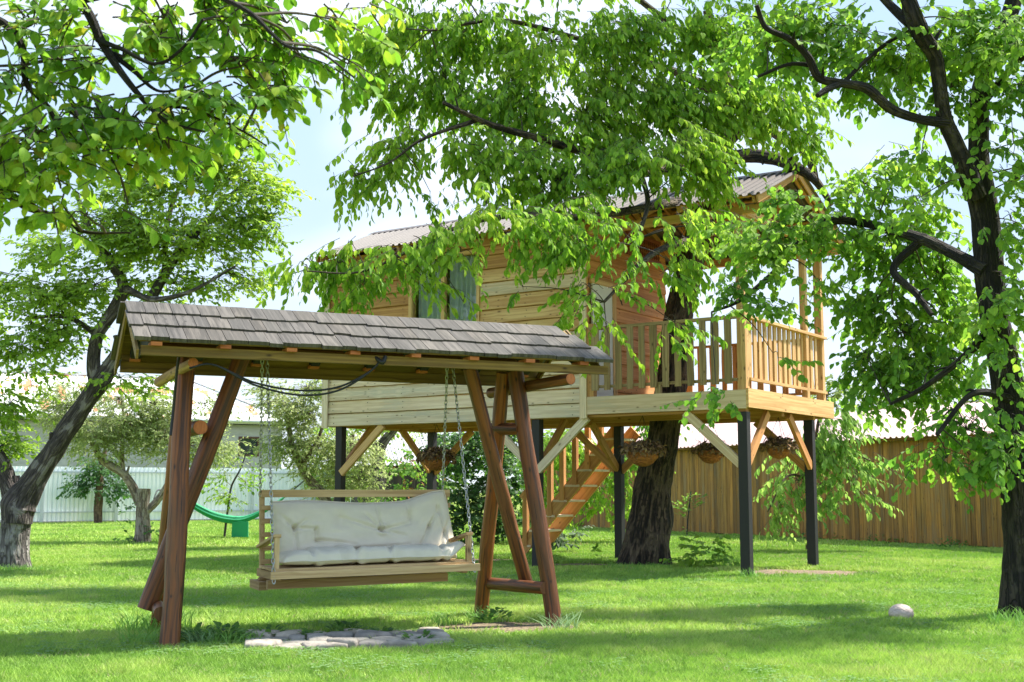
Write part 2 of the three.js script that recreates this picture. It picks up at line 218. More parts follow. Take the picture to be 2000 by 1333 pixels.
// ---------------------------------------------------------------- the swing frame
const SW = V(-1.617, 0, -11.486), SWT = 23.9 * Math.PI / 180;
const swing = thing('garden_swing', 'A-frame garden swing stand of varnished logs under a grey shingle roof', 'garden swing', SW, SWT);
{
  const log = (name, a, b, r0, r1, mat, seed) => { const m = part(name, tube([a, a.clone().lerp(b, 0.33).add(V(0.008 * Math.sin(seed), 0, 0.008 * Math.cos(seed))), a.clone().lerp(b, 0.66).add(V(0.008 * Math.cos(seed * 2), 0, 0)), b], [r0, mix(r0, r1, 0.4), mix(r0, r1, 0.6), r1], { rad: 16, seg: 22, wob: 0.065, seed, grain: true }), mat, swing); return m; };
  const L = M.log;
  log('leg', V(-1.577, -0.05, 0.633), V(-1.44, 2.44, 0.15), 0.082, 0.082, L[0], 1);
  log('leg', V(2.072, -0.05, 0.344), V(1.78, 2.45, 0.06), 0.078, 0.078, L[1], 2);
  log('leg', V(1.721, -0.05, -0.693), V(1.70, 2.45, -0.06), 0.075, 0.07, L[2], 3);
  log('leg', V(-1.475, -0.05, -0.75), V(-1.42, 2.42, -0.05), 0.075, 0.07, L[2], 4);  // amber tint on both rear legs puts the light on them into the colour
  log('brace', V(1.99, 0.37, -0.15), V(1.28, 2.47, 0.09), 0.068, 0.07, L[0], 5);
  log('brace', V(-1.675, 0.26, -0.06), V(-0.92, 2.5, 0.0), 0.088, 0.078, L[1], 6);
  log('crossbar', V(1.97, 0.35, 0.34), V(1.73, 0.335, -0.72), 0.062, 0.06, L[1], 7);
  log('crossbar', V(-1.63, 0.27, 0.5), V(-1.53, 0.27, -0.7), 0.06, 0.06, L[1], 8);
  log('crossbar', V(1.81, 1.885, 0.12), V(1.63, 1.9, -0.36), 0.062, 0.06, L[1], 9);
  const endLog = (a, b, r, mat, seed) => { const m = log('crossbar', a, b, r, r, mat, seed); part('cut_end', capDisc(a.clone().add(a.clone().sub(b).normalize().multiplyScalar(0.002)), a.clone().sub(b), r * 0.93), M.cut, m); };
  endLog(V(-1.315, 1.83, 0.25), V(-1.36, 1.83, -0.42), 0.066, L[1], 10);
  endLog(V(-1.455, 2.355, 0.62), V(-1.56, 2.285, -0.62), 0.046, M.logPale, 11);
  endLog(V(2.02, 2.33, 0.8), V(1.8, 2.29, -0.62), 0.055, L[0], 12);
  log('ridge_log', V(-1.75, 2.55, 0), V(2.05, 2.55, 0), 0.06, 0.055, L[1], 13);
  // roof timbers
  const RY = 2.93, EY = 2.5, RZ = 0.76, x0 = -1.9, x1 = 2.3;
  part('eave_beam', block(x0 + 0.0, x1 + 0.16, 2.395, 2.475, 0.68, 0.735), M.olive[0], swing);
  part('eave_beam', block(x0 + 0.0, x1 + 0.1, 2.375, 2.475, -0.75, -0.69), M.olive[1], swing);
  part('eave_board', block(x0 + 0.01, x1 + 0.08, 2.478, 2.545, -0.725, -0.705), M.olive[0], swing);
  for (const s of [1, -1]) {
    for (let k = 0; k < 4; k++) { const t0 = k / 4 + 0.006, t1 = (k + 1) / 4 - 0.006, P = t => V(0, mix(RY - 0.045, EY + 0.015, t), s * RZ * t * 1.02), a = P((t0 + t1) / 2); part('roof_board', bar(V(x0 - 0.02, a.y, a.z), V(x1 + 0.05, a.y, a.z), 0.018, (t1 - t0) * 0.87, V(0, 0.87, s * 0.49)), M.olive[k % 2], swing); }
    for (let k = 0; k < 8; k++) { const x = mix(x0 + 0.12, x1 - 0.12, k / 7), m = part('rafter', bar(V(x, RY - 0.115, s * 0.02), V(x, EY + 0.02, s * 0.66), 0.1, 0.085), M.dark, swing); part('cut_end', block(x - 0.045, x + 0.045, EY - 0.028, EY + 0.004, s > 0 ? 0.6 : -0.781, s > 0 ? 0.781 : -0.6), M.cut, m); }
    part('barge_board', bar(V(x0 - 0.035, RY - 0.05, s * 0.0), V(x0 - 0.035, EY - 0.11, s * 0.80), 0.085, 0.022), M.olive[0], swing);
    part('barge_board', bar(V(x1 + 0.07, RY - 0.05, s * 0.0), V(x1 + 0.07, EY - 0.05, s * 0.70), 0.07, 0.022), M.olive[1], swing);
  }
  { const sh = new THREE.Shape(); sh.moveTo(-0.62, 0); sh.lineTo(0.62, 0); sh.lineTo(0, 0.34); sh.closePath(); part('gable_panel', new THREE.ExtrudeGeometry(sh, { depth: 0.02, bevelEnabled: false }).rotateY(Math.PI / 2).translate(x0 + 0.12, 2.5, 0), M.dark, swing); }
  // shingles: three courses on each slope
  const r = rng(41), slope = Math.atan2(RY - EY, RZ), len = Math.hypot(RY - EY, RZ);
  for (const s of [1, -1]) for (let c = 0; c < 3; c++) {
    const end = 2.17 + 0.33 * (c + 0.75) / 3; let x = -1.98 + (r() - 0.5) * 0.04;
    while (x < end - 0.05) {
      let w = 0.10 + r() * 0.1; if (x + w > end - 0.06) w = end - x;
      const top = len * c / 3 - (c ? 0.05 : -0.015), bot = len * (c + 1) / 3 + 0.035 + (r() - 0.5) * 0.04, l = bot - top, g = new THREE.BoxGeometry(w - 0.005, 0.027, l, 2, 1, 1), p = g.attributes.position, u = g.attributes.uv, a = r() * 4, b = r() * 2, sk = (r() - 0.5) * 0.016;
      for (let i = 0; i < p.count; i++) { let X = p.getX(i), Y = p.getY(i), Z = p.getZ(i); u.setXY(i, (Z + a) / 1.2, (X + b) / 0.5); if (Z > 0) { Z += X / w * sk * 2 + (Math.abs(X) < 0.01 ? (hash(c, Math.round(x * 99), 7) - 0.5) * 0.014 : 0); Y *= 1.25; } else Y *= 0.5; p.setXYZ(i, X, Y, Z); }
      g.computeVertexNormals(); g.rotateZ((r() - 0.5) * 0.03);
      g.translate(0, 0.022 + c * 0.006, 0).rotateX(slope * 0.99 - 0.05).translate(0, 0, 0);
      const m = (top + bot) / 2; const py = RY - Math.sin(slope) * m, pz = Math.cos(slope) * m; g.translate(x + w / 2, py, pz); if (s < 0) g.rotateY(Math.PI).translate(2 * (x + w / 2), 0, 0);
      part('shingle', g, M.shingle[Math.floor(r() * 6)], swing); x += w;
    }
  }
}
// the black cable slung along the swing roof
{
  const g = []; for (const k of [0, 1]) g.push(tube([V(-1.50, 2.30, 0.72), V(-1.33, 2.34, 0.72), V(-0.95, 2.2 - k * 0.02, 0.7), V(-0.55, 2.145 - k * 0.04, 0.7), V(-0.2, 2.19 - k * 0.03, 0.7), V(0.1, 2.36, 0.74), V(0.16, 2.44, 0.76)], [0.009, 0.009], { rad: 6, seg: 40, wob: 0 }));
  g.push(tube([V(-1.555, 2.42, 0.5), V(-1.565, 2.3, 0.48), V(-1.565, 2.0, 0.36), V(-1.59, 1.75, 0.41)], [0.012, 0.012], { rad: 6, seg: 16, wob: 0 }));
  g.push(tube([V(0.12, 2.46, 0.72), V(0.17, 2.41, 0.775), V(0.2, 2.47, 0.76)], [0.02, 0.02], { rad: 6, seg: 8, wob: 0 }));
  const c = tag(part('power_cable', mergeGeometries(g), plain(0.012, 0.013, 0.015, { roughness: 0.6 })), 'black doubled cable slung loosely under the shingle roof of the swing', 'cable'); c.position.copy(SW); c.rotation.y = SWT;
}
// ---------------------------------------------------------------- the hanging bench
const bench = thing('swing_bench', 'wooden slatted swing bench hanging on steel chains beneath the shingle roof', 'swing bench', SW, SWT);
{
  const B = M.bench, x0 = -0.69, x1 = 1.28, yl = 0.575, tilt = 0.0135, Y = x => yl + (x - x0) * tilt;
  const long = (name, xa, xb, dy, h, z, t, mat) => part(name, bar(V(xa, Y(xa) + dy, z), V(xb, Y(xb) + dy, z), h, t), mat, bench);
  long('front_board', x0, x1, -0.03, 0.066, 0.355, 0.03, B[0]);
  for (let k = 0; k < 5; k++) long('seat_slat', x0 + 0.03, x1 - 0.05, 0.012, 0.022, 0.285 - k * 0.125, 0.11, B[k % 2]);
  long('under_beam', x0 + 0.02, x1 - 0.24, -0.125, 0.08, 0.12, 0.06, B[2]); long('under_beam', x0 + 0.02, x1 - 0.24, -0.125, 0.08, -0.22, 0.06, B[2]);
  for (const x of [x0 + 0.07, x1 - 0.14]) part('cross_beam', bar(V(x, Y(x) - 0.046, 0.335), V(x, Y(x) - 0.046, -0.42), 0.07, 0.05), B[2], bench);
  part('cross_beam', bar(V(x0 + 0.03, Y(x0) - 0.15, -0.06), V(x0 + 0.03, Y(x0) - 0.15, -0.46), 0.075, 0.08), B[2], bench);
  const bp = (x, t) => V(x, mix(Y(x) - 0.1, 1.27, t), mix(-0.33, -0.42, t));
  for (const x of [-0.615, 1.215]) part('back_post', bar(bp(x, 0), bp(x, 1), 0.06, 0.04, V(0, 0, 1)), B[1], bench);
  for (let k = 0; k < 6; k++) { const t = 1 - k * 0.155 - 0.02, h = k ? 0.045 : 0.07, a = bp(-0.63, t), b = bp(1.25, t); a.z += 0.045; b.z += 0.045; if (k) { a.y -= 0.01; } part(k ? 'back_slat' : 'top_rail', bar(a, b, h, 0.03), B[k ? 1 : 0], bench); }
  for (const [x, h] of [[-0.634, 0.3], [1.188, 0.27]]) {
    part('arm_post', bar(V(x, Y(x) + 0.0, 0.3), V(x, Y(x) + h, 0.3), 0.045, 0.05, V(1, 0, 0)), B[0], bench);
    part('armrest', bar(V(x, Y(x) + h + 0.012, 0.33), V(x, Y(x) + h - 0.11, -0.36), 0.026, 0.07), B[1], bench);
  }
  const chain = (a, b) => { const n = Math.round(a.distanceTo(b) / 0.042), g = [], d = b.clone().sub(a).normalize(), q = new THREE.Quaternion().setFromUnitVectors(V(0, 1, 0), d); for (let i = 0; i <= n; i++) { const l = new THREE.TorusGeometry(0.017, 0.0052, 5, 8); l.scale(0.85, 1.6, 1); l.rotateY(i % 2 ? Math.PI / 2 : 0.15); l.applyQuaternion(q); const p = a.clone().lerp(b, i / n); l.translate(p.x, p.y, p.z); g.push(l); } part('chain', mergeGeometries(g), M.steel, bench); };
  chain(V(-0.665, 0.5, 0.36), V(-0.69, 2.5, 0.0)); chain(V(-0.64, 1.25, -0.38), V(-0.73, 2.5, -0.02)); chain(V(1.225, 0.55, 0.36), V(1.135, 2.5, 0.0)); chain(V(1.185, 1.26, -0.39), V(1.085, 2.5, -0.02));
}
// ---------------------------------------------------------------- its cushion: a leaning back pad and a seat pad
{
  const pad = (nu, nv, mid, thick, dirF) => {             // closed pad: two faces that meet along the edge
    const P = [], U = [], I = [], w = nu + 1;
    for (const s of [1, -1]) for (let j = 0; j <= nv; j++) for (let i = 0; i <= nu; i++) { const u = i / nu, v = j / nv, e = Math.pow(1 - Math.pow(Math.abs(2 * u - 1), 9), 0.5) * Math.pow(Math.max(0, 1 - Math.pow(Math.abs(2 * v - 1), 5)), 0.5), p = mid(u, v), h = thick(u, v, s) * e, d = dirF(u, v); P.push(p.x + d.x * h * s, p.y + d.y * h * s, p.z + d.z * h * s); U.push(u * 3, v * 1.2); }
    const o = w * (nv + 1); for (let j = 0; j < nv; j++) for (let i = 0; i < nu; i++) { const a = j * w + i, b = a + 1, c = a + w, d = c + 1; I.push(a, c, b, b, c, d, o + a, o + b, o + c, o + b, o + d, o + c); }
    const g = new THREE.BufferGeometry(); g.setAttribute('position', new THREE.Float32BufferAttribute(P, 3)); g.setAttribute('uv', new THREE.Float32BufferAttribute(U, 2)); g.setIndex(I); g.computeVertexNormals(); return g;
  };
  const c = thing('seat_cushion', 'off-white tufted canvas cushion slumped on the hanging swing bench', 'cushion', SW, SWT);
  // u along the bench, v from top to bottom; tufts in u, v
  const tufts = [[0.095, 0.47], [0.21, 0.68], [0.575, 0.50], [0.755, 0.33], [0.78, 0.82], [0.94, 0.62], [0.855, 0.5], [0.10, 0.95], [0.93, 0.25], [0.4, 0.9], [0.36, 0.32]], creases = [[0.095, 0.47, 0.0, 0.15], [0.095, 0.47, 0.1, 0.95], [0.095, 0.47, 0.21, 0.5], [0.21, 0.5, 0.21, 0.68], [0.21, 0.68, 0.42, 0.75], [0.575, 0.5, 0.575, 0.05], [0.575, 0.5, 0.36, 0.28], [0.575, 0.5, 0.5, 0.2], [0.575, 0.5, 0.755, 0.4], [0.755, 0.33, 0.755, 0.02], [0.855, 0.5, 0.92, 0.3], [0.94, 0.62, 1, 0.35], [0.93, 0.25, 0.94, 0.9], [0.855, 0.5, 0.78, 0.82], [0.94, 0.62, 0.86, 0.98], [0.3, 0.85, 0.72, 0.77], [0.575, 0.5, 0.7, 0.62], [0.095, 0.47, 0.16, 0.35]];
  const seg = (u, v, a) => { const ax = a[0] * 1.75, ay = a[1] * 0.5, bx = a[2] * 1.75, by = a[3] * 0.5, px = u * 1.75, py = v * 0.5, dx = bx - ax, dy = by - ay, t = clamp(((px - ax) * dx + (py - ay) * dy) / (dx * dx + dy * dy)); return [Math.hypot(px - ax - dx * t, py - ay - dy * t), t]; };
  const top = u => mix(1.175, 1.165, u) + 0.105 * sm(clamp((u - 0.72) / 0.28)) + 0.012 * Math.sin(u * 9);
  part('back_pad', pad(120, 48, (u, v) => { const xt = mix(-0.55, 1.165, u), xb = mix(-0.51, 1.27, u), y = mix(top(u), 0.63, v), z = mix(-0.315, -0.20, v) + 0.02 * Math.sin(v * 3); return V(mix(xt, xb, v), y, z); },
    (u, v, s) => { if (s < 0) return 0.03; let h = 0.09 + 0.034 * fbm(u * 6, v * 3, 3, 3) + 0.014 * (fbm(u * 9, v * 16, 9, 3) - 0.5); for (const t of tufts) h -= 0.042 * Math.exp(-(((u - t[0]) * 1.75) ** 2 + ((v - t[1]) * 0.5) ** 2) / 0.0042); for (const k of creases) { const [d, t] = seg(u, v, k); h -= 0.034 * (1 - t * 0.6) * Math.exp(-d * d / 0.00016) - 0.011 * (1 - t) * Math.exp(-((d - 0.032) ** 2) / 0.0005); } return Math.max(0.015, h); }, () => V(0.02, 0.2, 1).normalize()), M.cloth, c);
  const pins = [0.16, 0.345, 0.42, 0.6, 0.8, 0.885], fold = [0.9, 0.45, 1.2, 1.1, 0.5, 1];
  const seat = part('seat_pad', pad(160, 30, (u, v) => { const x = mix(-0.56, 1.16, u) + 0.03 * v * (u - 0.3), z = mix(-0.2, 0.315, v) - 0.02 * noise(u * 14, 3) * v - 0.035 * Math.max(0, Math.sin(u * 21)) * v, lift = 0.10 * sm(clamp((u - 0.9) / 0.1)) * sm(v); return V(x, 0.645 + (x + 0.69) * 0.0135 + lift + 0.012 * fbm(u * 12, v * 4, 8, 2), z); },
    (u, v, s) => { let h = s > 0 ? 0.078 + 0.04 * fbm(u * 9, v * 3, 5, 3) : 0.042; for (const [i, p] of pins.entries()) { const d = (u - p - 0.09 * (v - 0.6) * Math.sin(p * 40)) * 1.75; h -= fold[i] * (s > 0 ? 0.034 : 0.02) * Math.exp(-d * d / 0.0007) * (0.35 + 0.65 * v); h += 0.012 * Math.exp(-((d - 0.05) ** 2) / 0.0012); } return Math.max(0.01, h); }, () => V(0, 1, 0.0).normalize()), M.cloth, c);
  { const e = []; for (let i = 0; i <= 70; i++) { const u = clamp(i / 70), xt = mix(-0.55, 1.165, u); e.push(V(xt, top(u) + 0.004, -0.315 + 0.012)); } part('piping', tube([V(-0.51, 0.66, -0.185), V(-0.53, 0.92, -0.25), ...e, V(1.21, 1.0, -0.26), V(1.26, 0.68, -0.185)], [0.006, 0.006], { rad: 5, seg: 150, wob: 0 }), M.cloth, c.children[0]); }
  const pipe = []; for (let i = 0; i <= 60; i++) { const u = 0.02 + 0.96 * i / 60, x = mix(-0.56, 1.16, u) + 0.03 * (u - 0.3), z = 0.318 - 0.02 * noise(u * 14, 3) - 0.035 * Math.max(0, Math.sin(u * 21)); pipe.push(V(x, 0.648 + (x + 0.69) * 0.0135 + 0.10 * sm(clamp((u - 0.9) / 0.1)) + 0.012 * fbm(u * 12, 4, 8, 2), z)); }
  part('piping', tube(pipe, [0.005, 0.005], { rad: 5, seg: 120, wob: 0 }), M.cloth, seat);
}
// ---------------------------------------------------------------- the tree house
const TH = V(3.479, 0, -18.242), THT = -34.1 * Math.PI / 180;
const house = thing('tree_house', 'pale plank tree house on black posts with a corrugated roof and railed deck', 'tree house', TH, THT);
function sheetGeo(w, len, pitch, amp, thick = 0.006) {   // corrugated sheet: w along x, len along +z from 0, ribs run along z
  const n = Math.round(w / pitch), prof = []; for (let i = 0; i < n; i++) { const x = i * pitch; prof.push([x, 0], [x + pitch * 0.5, 0], [x + pitch * 0.6, amp], [x + pitch * 0.9, amp]); } prof.push([n * pitch, 0]);
  const P = [], U = [], I = []; for (const y of [0, -thick]) for (const z of [0, len]) for (const p of prof) { P.push(p[0], p[1] + y, z); U.push(p[0] / 0.5, z / 0.5); }
  const m = prof.length; for (let i = 0; i < m - 1; i++) { I.push(i, m + i, i + 1, i + 1, m + i, m + i + 1); const o = 2 * m; I.push(o + i, o + i + 1, o + m + i, o + i + 1, o + m + i + 1, o + m + i); I.push(m + i, 3 * m + i, m + i + 1, m + i + 1, 3 * m + i, 3 * m + i + 1, i, i + 1, 2 * m + i, i + 1, 2 * m + i + 1, 2 * m + i); }
  let g = new THREE.BufferGeometry(); g.setAttribute('position', new THREE.Float32BufferAttribute(P, 3)); g.setAttribute('uv', new THREE.Float32BufferAttribute(U, 2)); g.setIndex(I); g = g.toNonIndexed(); g.computeVertexNormals(); return g;
}
M.sheet = new THREE.MeshPhysicalMaterial({ color: new THREE.Color().setRGB(0.15, 0.125, 0.12), roughness: 0.5, map: texture(128, 128, (u, v) => { const q = fbm(u * 6, v * 6, 2, 4); return [215 + q * 40, 212 + q * 40, 210 + q * 40]; }) });
M.glass = new THREE.MeshPhysicalMaterial({ color: 0xffffff, transmission: 1, thickness: 0, roughness: 0.03, ior: 1.5 });
M.curtain = new THREE.MeshPhysicalMaterial({ color: new THREE.Color().setRGB(0.34, 0.44, 0.42), roughness: 0.95, side: THREE.DoubleSide, transmission: 0.3, thickness: 0 });
M.white = plain(0.72, 0.72, 0.72, { roughness: 0.6 });
{
  const r = rng(91), P = (name, geo, mat, parent = house) => part(name, geo, mat, parent), pick = a => a[Math.floor(r() * a.length)];
  const X0 = -8.45, XC = -2.8, ZB = -2.95, Y0 = 2.44, row = 0.238;
  // posts and braces
  for (const [x, z] of [[-0.07, -0.07], [-0.1, -2.85], [-3.75, -0.09], [-3.75, -2.85], [-8.1, -0.09], [-8.1, -2.85]]) P('support_post', block(x - 0.075, x + 0.075, -0.05, 2.44, z - 0.065, z + 0.065), M.black);
  const brace = (a, b, m) => P('brace', bar(a, b, 0.13, 0.065), m);
  const fr = -0.05, bk = -2.85;
  brace(V(-1.02, 2.46, fr), V(-0.12, 1.66, fr), M.pale[2]); brace(V(-2.76, 2.44, fr + 0.02), V(-3.7, 1.6, fr + 0.02), M.pale[1]); brace(V(-4.72, 2.44, fr), V(-3.8, 1.62, fr), M.pale[1]); brace(V(-7.05, 2.44, fr), V(-8.04, 1.58, fr), M.tan[1]);
  brace(V(-4.75, 2.44, bk), V(-3.8, 1.62, bk), M.orange[0]); brace(V(-2.8, 2.44, bk), V(-3.7, 1.62, bk), M.orange[0]); brace(V(-7.1, 2.44, bk), V(-8.04, 1.62, bk), M.orange[1]); brace(V(-1.05, 2.44, bk), V(-0.15, 1.62, bk), M.orange[1]);
  for (const [x, m] of [[-0.07, M.peach], [-3.75, M.orange], [-8.1, M.orange]]) { brace(V(x, 2.47, -0.98), V(x, 1.64, -0.14), m[0]); brace(V(x, 2.47, -1.85), V(x, 1.66, -2.78), m[1]); }
  // floor frame
  for (const z of [-0.09, -1.5, -2.88]) P('floor_beam', block(X0 + 0.05, -0.02, 2.44, 2.56, z - 0.05, z + 0.05), M.orange[1]);
  for (let k = 0; k < 13; k++) { const x = mix(X0 + 0.1, -0.1, k / 12); P('joist', block(x - 0.03, x + 0.03, 2.56, 2.68, ZB, -0.02), M.orange[1]); }
  P('cabin_floor', block(X0 + 0.04, XC, 2.68, 2.71, ZB, -0.035), M.orange[1]);
  for (let k = 0; k < 20; k++) P('deck_board', block(XC + 0.02 + k * 0.14, XC + 0.155 + k * 0.14, 2.68, 2.71, -3.6, -0.03), M.rail[k % 3]);
  P('deck_fascia', block(-2.73, 0.02, 2.485, 2.765, 0.0, 0.04), M.pale[2]);
  P('deck_fascia', block(0.022, 0.062, 2.5, 2.785, -3.62, 0.042), M.tan[2]);  // end board in warmer wood than the front: its sunlit look is painted in
  P('deck_fascia', block(-2.7, 0.02, 2.5, 2.76, -3.64, -3.6), M.orange[0]);
  // cabin walls behind the planks, open at the window
  const wx0 = -6.36, wx1 = -4.93, wy0 = 4.12, wy1 = 5.36, wt = (n, g) => P(n, g, M.orange[1]);
  wt('wall', block(X0 + 0.03, wx0, 2.71, 5.56, -0.1, -0.035)); wt('wall', block(wx1, XC - 0.06, 2.71, 5.56, -0.1, -0.035)); wt('wall', block(wx0, wx1, 2.71, wy0, -0.1, -0.035)); wt('wall', block(wx0, wx1, wy1, 5.56, -0.1, -0.035));
  wt('wall', block(X0 + 0.03, X0 + 0.09, 2.71, 5.56, ZB + 0.04, -0.1)); wt('wall', block(XC - 0.06, XC, 2.71, 5.56, ZB, -0.035)); wt('wall', block(X0 + 0.03, XC - 0.06, 2.44, 5.56, ZB - 0.02, ZB + 0.04)); wt('ceiling', block(X0, XC, 5.56, 5.6, ZB, 0.0));
  // lapped planks with live lower edges
  const plank = (x0, x1, y, mat, z, turn, parent = house) => { const s = r() * 99, L = x1 - x0, n = Math.max(4, Math.round(L / 0.5)), g = strip(L, row - 0.011, 0.03, n, x => 0.02 - 0.026 * fbm(x * 1.3 + s, s, 0, 3), x => 0); g.rotateX(-0.11); if (turn) g.rotateY(turn * Math.PI / 2).translate(z, y, turn > 0 ? -x0 : -x1); else g.translate(x0, y, z); part('plank', g, mat, parent); };
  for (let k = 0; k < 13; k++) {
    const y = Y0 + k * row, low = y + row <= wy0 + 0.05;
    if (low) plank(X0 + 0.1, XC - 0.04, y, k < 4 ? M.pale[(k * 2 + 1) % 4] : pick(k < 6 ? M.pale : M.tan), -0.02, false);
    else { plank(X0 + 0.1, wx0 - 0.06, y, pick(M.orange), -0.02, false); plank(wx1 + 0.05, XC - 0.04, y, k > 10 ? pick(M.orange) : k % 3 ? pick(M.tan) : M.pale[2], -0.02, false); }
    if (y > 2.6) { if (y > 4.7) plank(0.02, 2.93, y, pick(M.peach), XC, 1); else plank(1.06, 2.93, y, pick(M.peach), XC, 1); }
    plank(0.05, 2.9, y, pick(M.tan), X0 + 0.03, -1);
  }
  P('corner_trim', block(X0 - 0.005, X0 + 0.115, 2.42, 5.6, 0.018, 0.045), M.pale[0]); P('corner_trim', block(X0 - 0.03, X0 - 0.006, 2.42, 5.6, -0.12, 0.034), M.pale[1]);
  P('corner_trim', block(XC - 0.05, XC + 0.075, 2.42, 5.56, 0.02, 0.055), M.pale[3]); P('corner_trim', block(XC + 0.003, XC + 0.03, 2.76, 5.56, -0.12, 0.012), M.peach[0]);
  { const g = []; for (let k = 0; k < 13; k++) for (const x of [-8.2, -7.35, -6.55, -5.55, -4.75, -3.9, -3.0]) for (const dy of [0.06, 0.17]) { const y = Y0 + k * row + dy + (r() - 0.5) * 0.03; if (y > wy0 - 0.1 && x > wx0 - 0.1 && x < wx1 + 0.1) continue; g.push(new THREE.CylinderGeometry(0.008, 0.008, 0.006, 6).rotateX(Math.PI / 2).translate(x + (r() - 0.5) * 0.05, y, -0.02 + 0.033 + (row - dy) * 0.09)); } tag(P('nail_heads', mergeGeometries(g), plain(0.03, 0.025, 0.022)), null, null, null, 'stuff'); }
  P('frieze_board', block(X0 - 0.02, XC + 0.02, 5.46, 5.6, 0.012, 0.04), M.orange[0]);
  // window
  const f = P('window', mergeGeometries([block(wx0 - 0.06, wx1 + 0.06, wy1, wy1 + 0.07, -0.06, 0.03), block(wx0 - 0.06, wx1 + 0.06, wy0 - 0.07, wy0, -0.06, 0.03), block(wx0 - 0.07, wx0, wy0, wy1, -0.06, 0.028), block(wx1, wx1 + 0.06, wy0, wy1, -0.06, 0.028), block(-5.70, -5.63, wy0, wy1, -0.06, 0.026)]), M.tan[0]);
  for (const [a, b] of [[wx0, -5.7], [-5.63, wx1]]) part('pane', new THREE.BoxGeometry(b - a, wy1 - wy0, 0.004).translate((a + b) / 2, (wy0 + wy1) / 2, -0.02), M.glass, f);
  for (const [a, b, k] of [[wx0, -5.7, 22], [-5.63, wx1, 26]]) { const g = new THREE.PlaneGeometry(b - a, wy1 - wy0 + 0.1, 60, 4), p = g.attributes.position; for (let i = 0; i < p.count; i++) p.setZ(i, 0.03 * Math.sin(p.getX(i) * k * 2 + Math.sin(p.getX(i) * 9) * 1.5 + p.getY(i) * 0.4)); g.translate((a + b) / 2, (wy0 + wy1) / 2, -0.16); g.computeVertexNormals(); part('curtain', g, M.curtain, f); }
  // door in the end wall
  const d = P('door', block(XC + 0.03, XC + 0.06, 2.72, 4.66, -0.86, -0.2), M.white); for (const [a, b] of [[2.85, 3.6], [3.75, 4.55]]) part('door_panel', block(XC + 0.06, XC + 0.068, a, b, -0.76, -0.3), M.white, d);
  part('door_frame', mergeGeometries([block(XC + 0.03, XC + 0.075, 2.72, 4.74, -0.98, -0.86), block(XC + 0.03, XC + 0.075, 4.66, 4.74, -0.858, -0.14)]), M.tan[0], d);
  // carved panel of red spindles under the porch roof
  const redMat = plain(0.26, 0.07, 0.035), cp = P("carved_panel", mergeGeometries([block(XC + 0.06, XC + 0.1, 5.68, 5.74, -2.6, -1.35), block(XC + 0.06, XC + 0.1, 5.33, 5.38, -2.6, -1.35)]), redMat); for (let k = 0; k < 16; k++) { const z = -1.42 - k * 0.075; part('spindle', new THREE.LatheGeometry([[0.008, 0], [0.02, 0.04], [0.009, 0.09], [0.022, 0.15], [0.009, 0.21], [0.02, 0.26], [0.008, 0.3]].map(q => new THREE.Vector2(...q)), 7).translate(XC + 0.08, 5.38, z), redMat, cp); }
  // railing
  const picket = (x, z, y0, y1, mat, turn) => { const s = r() * 50, h = y1 - y0, g = strip(h, 0.1 + r() * 0.025, 0.026, 7, q => 0.014 * (noise(q * 4 + s, 1) - 0.5), q => 0.016 * (noise(q * 4 + s, 9) - 0.5)); g.rotateZ(Math.PI / 2).translate(0.055, 0, -0.013); if (turn) g.rotateY(Math.PI / 2); g.translate(x, y0, z); P('picket', g, mat); };
  P('top_rail', block(-2.68, -0.12, 3.845, 3.89, -0.05, 0.05), M.rail[0]); P('bottom_rail', block(-2.68, -0.12, 2.9, 2.945, -0.03, 0.03), M.rail[0]); P('rail_block', block(-1.5, -1.4, 2.765, 2.9, -0.03, 0.03), M.rail[0]);
  for (let k = 0; k < 12; k++) picket(-2.55 + k * 0.209, 0.045, 2.86, 3.845, M.rail[k % 3]);
  P('top_rail', block(-0.04, 0.06, 3.85, 3.895, -3.4, -0.13), M.tan[1]); P('bottom_rail', block(-0.02, 0.04, 2.91, 2.955, -3.4, -0.13), M.tan[1]);
  for (let k = 0; k < 15; k++) picket(-0.03, -0.25 - k * 0.2, 2.92, 3.85, pick(M.tan), true);
  P('top_rail', block(-2.7, -0.05, 3.85, 3.89, -3.42, -3.33), M.orange[1]); P('bottom_rail', block(-2.7, -0.05, 2.91, 2.95, -3.4, -3.35), M.orange[1]); for (let k = 0; k < 11; k++) picket(-2.55 + k * 0.23, -3.38, 2.92, 3.85, M.orange[k % 3]);
  P('porch_post', block(-0.125, 0.01, 2.71, 5.44, -0.13, 0.0), M.tan[0]); P('porch_post', block(-0.06, 0.04, 2.71, 5.44, -2.56, -2.45), M.tan[1]); P('porch_post', block(-0.125, 0.0, 2.71, 5.44, -3.42, -3.3), M.tan[1]); P('porch_post', block(-2.72, -2.6, 2.71, 3.95, -0.08, 0.03), M.orange[0]);
  // roof
  const EZ = 0.38, EYv = 5.62, RZ = -1.32, RYv = 6.36, BZ = -3.6, BY = 5.42, RX0 = -8.4, RX1 = 0.46;
  P('plate_beam', block(XC, 0.4, 5.44, 5.56, -0.12, -0.01), M.tan[0]); P('plate_beam', block(XC, 0.4, 5.3, 5.44, -3.35, -3.24), M.orange[0]); P('tie_beam', block(-0.1, 0.02, 5.44, 5.56, -3.23, -0.13), M.tan[1]);
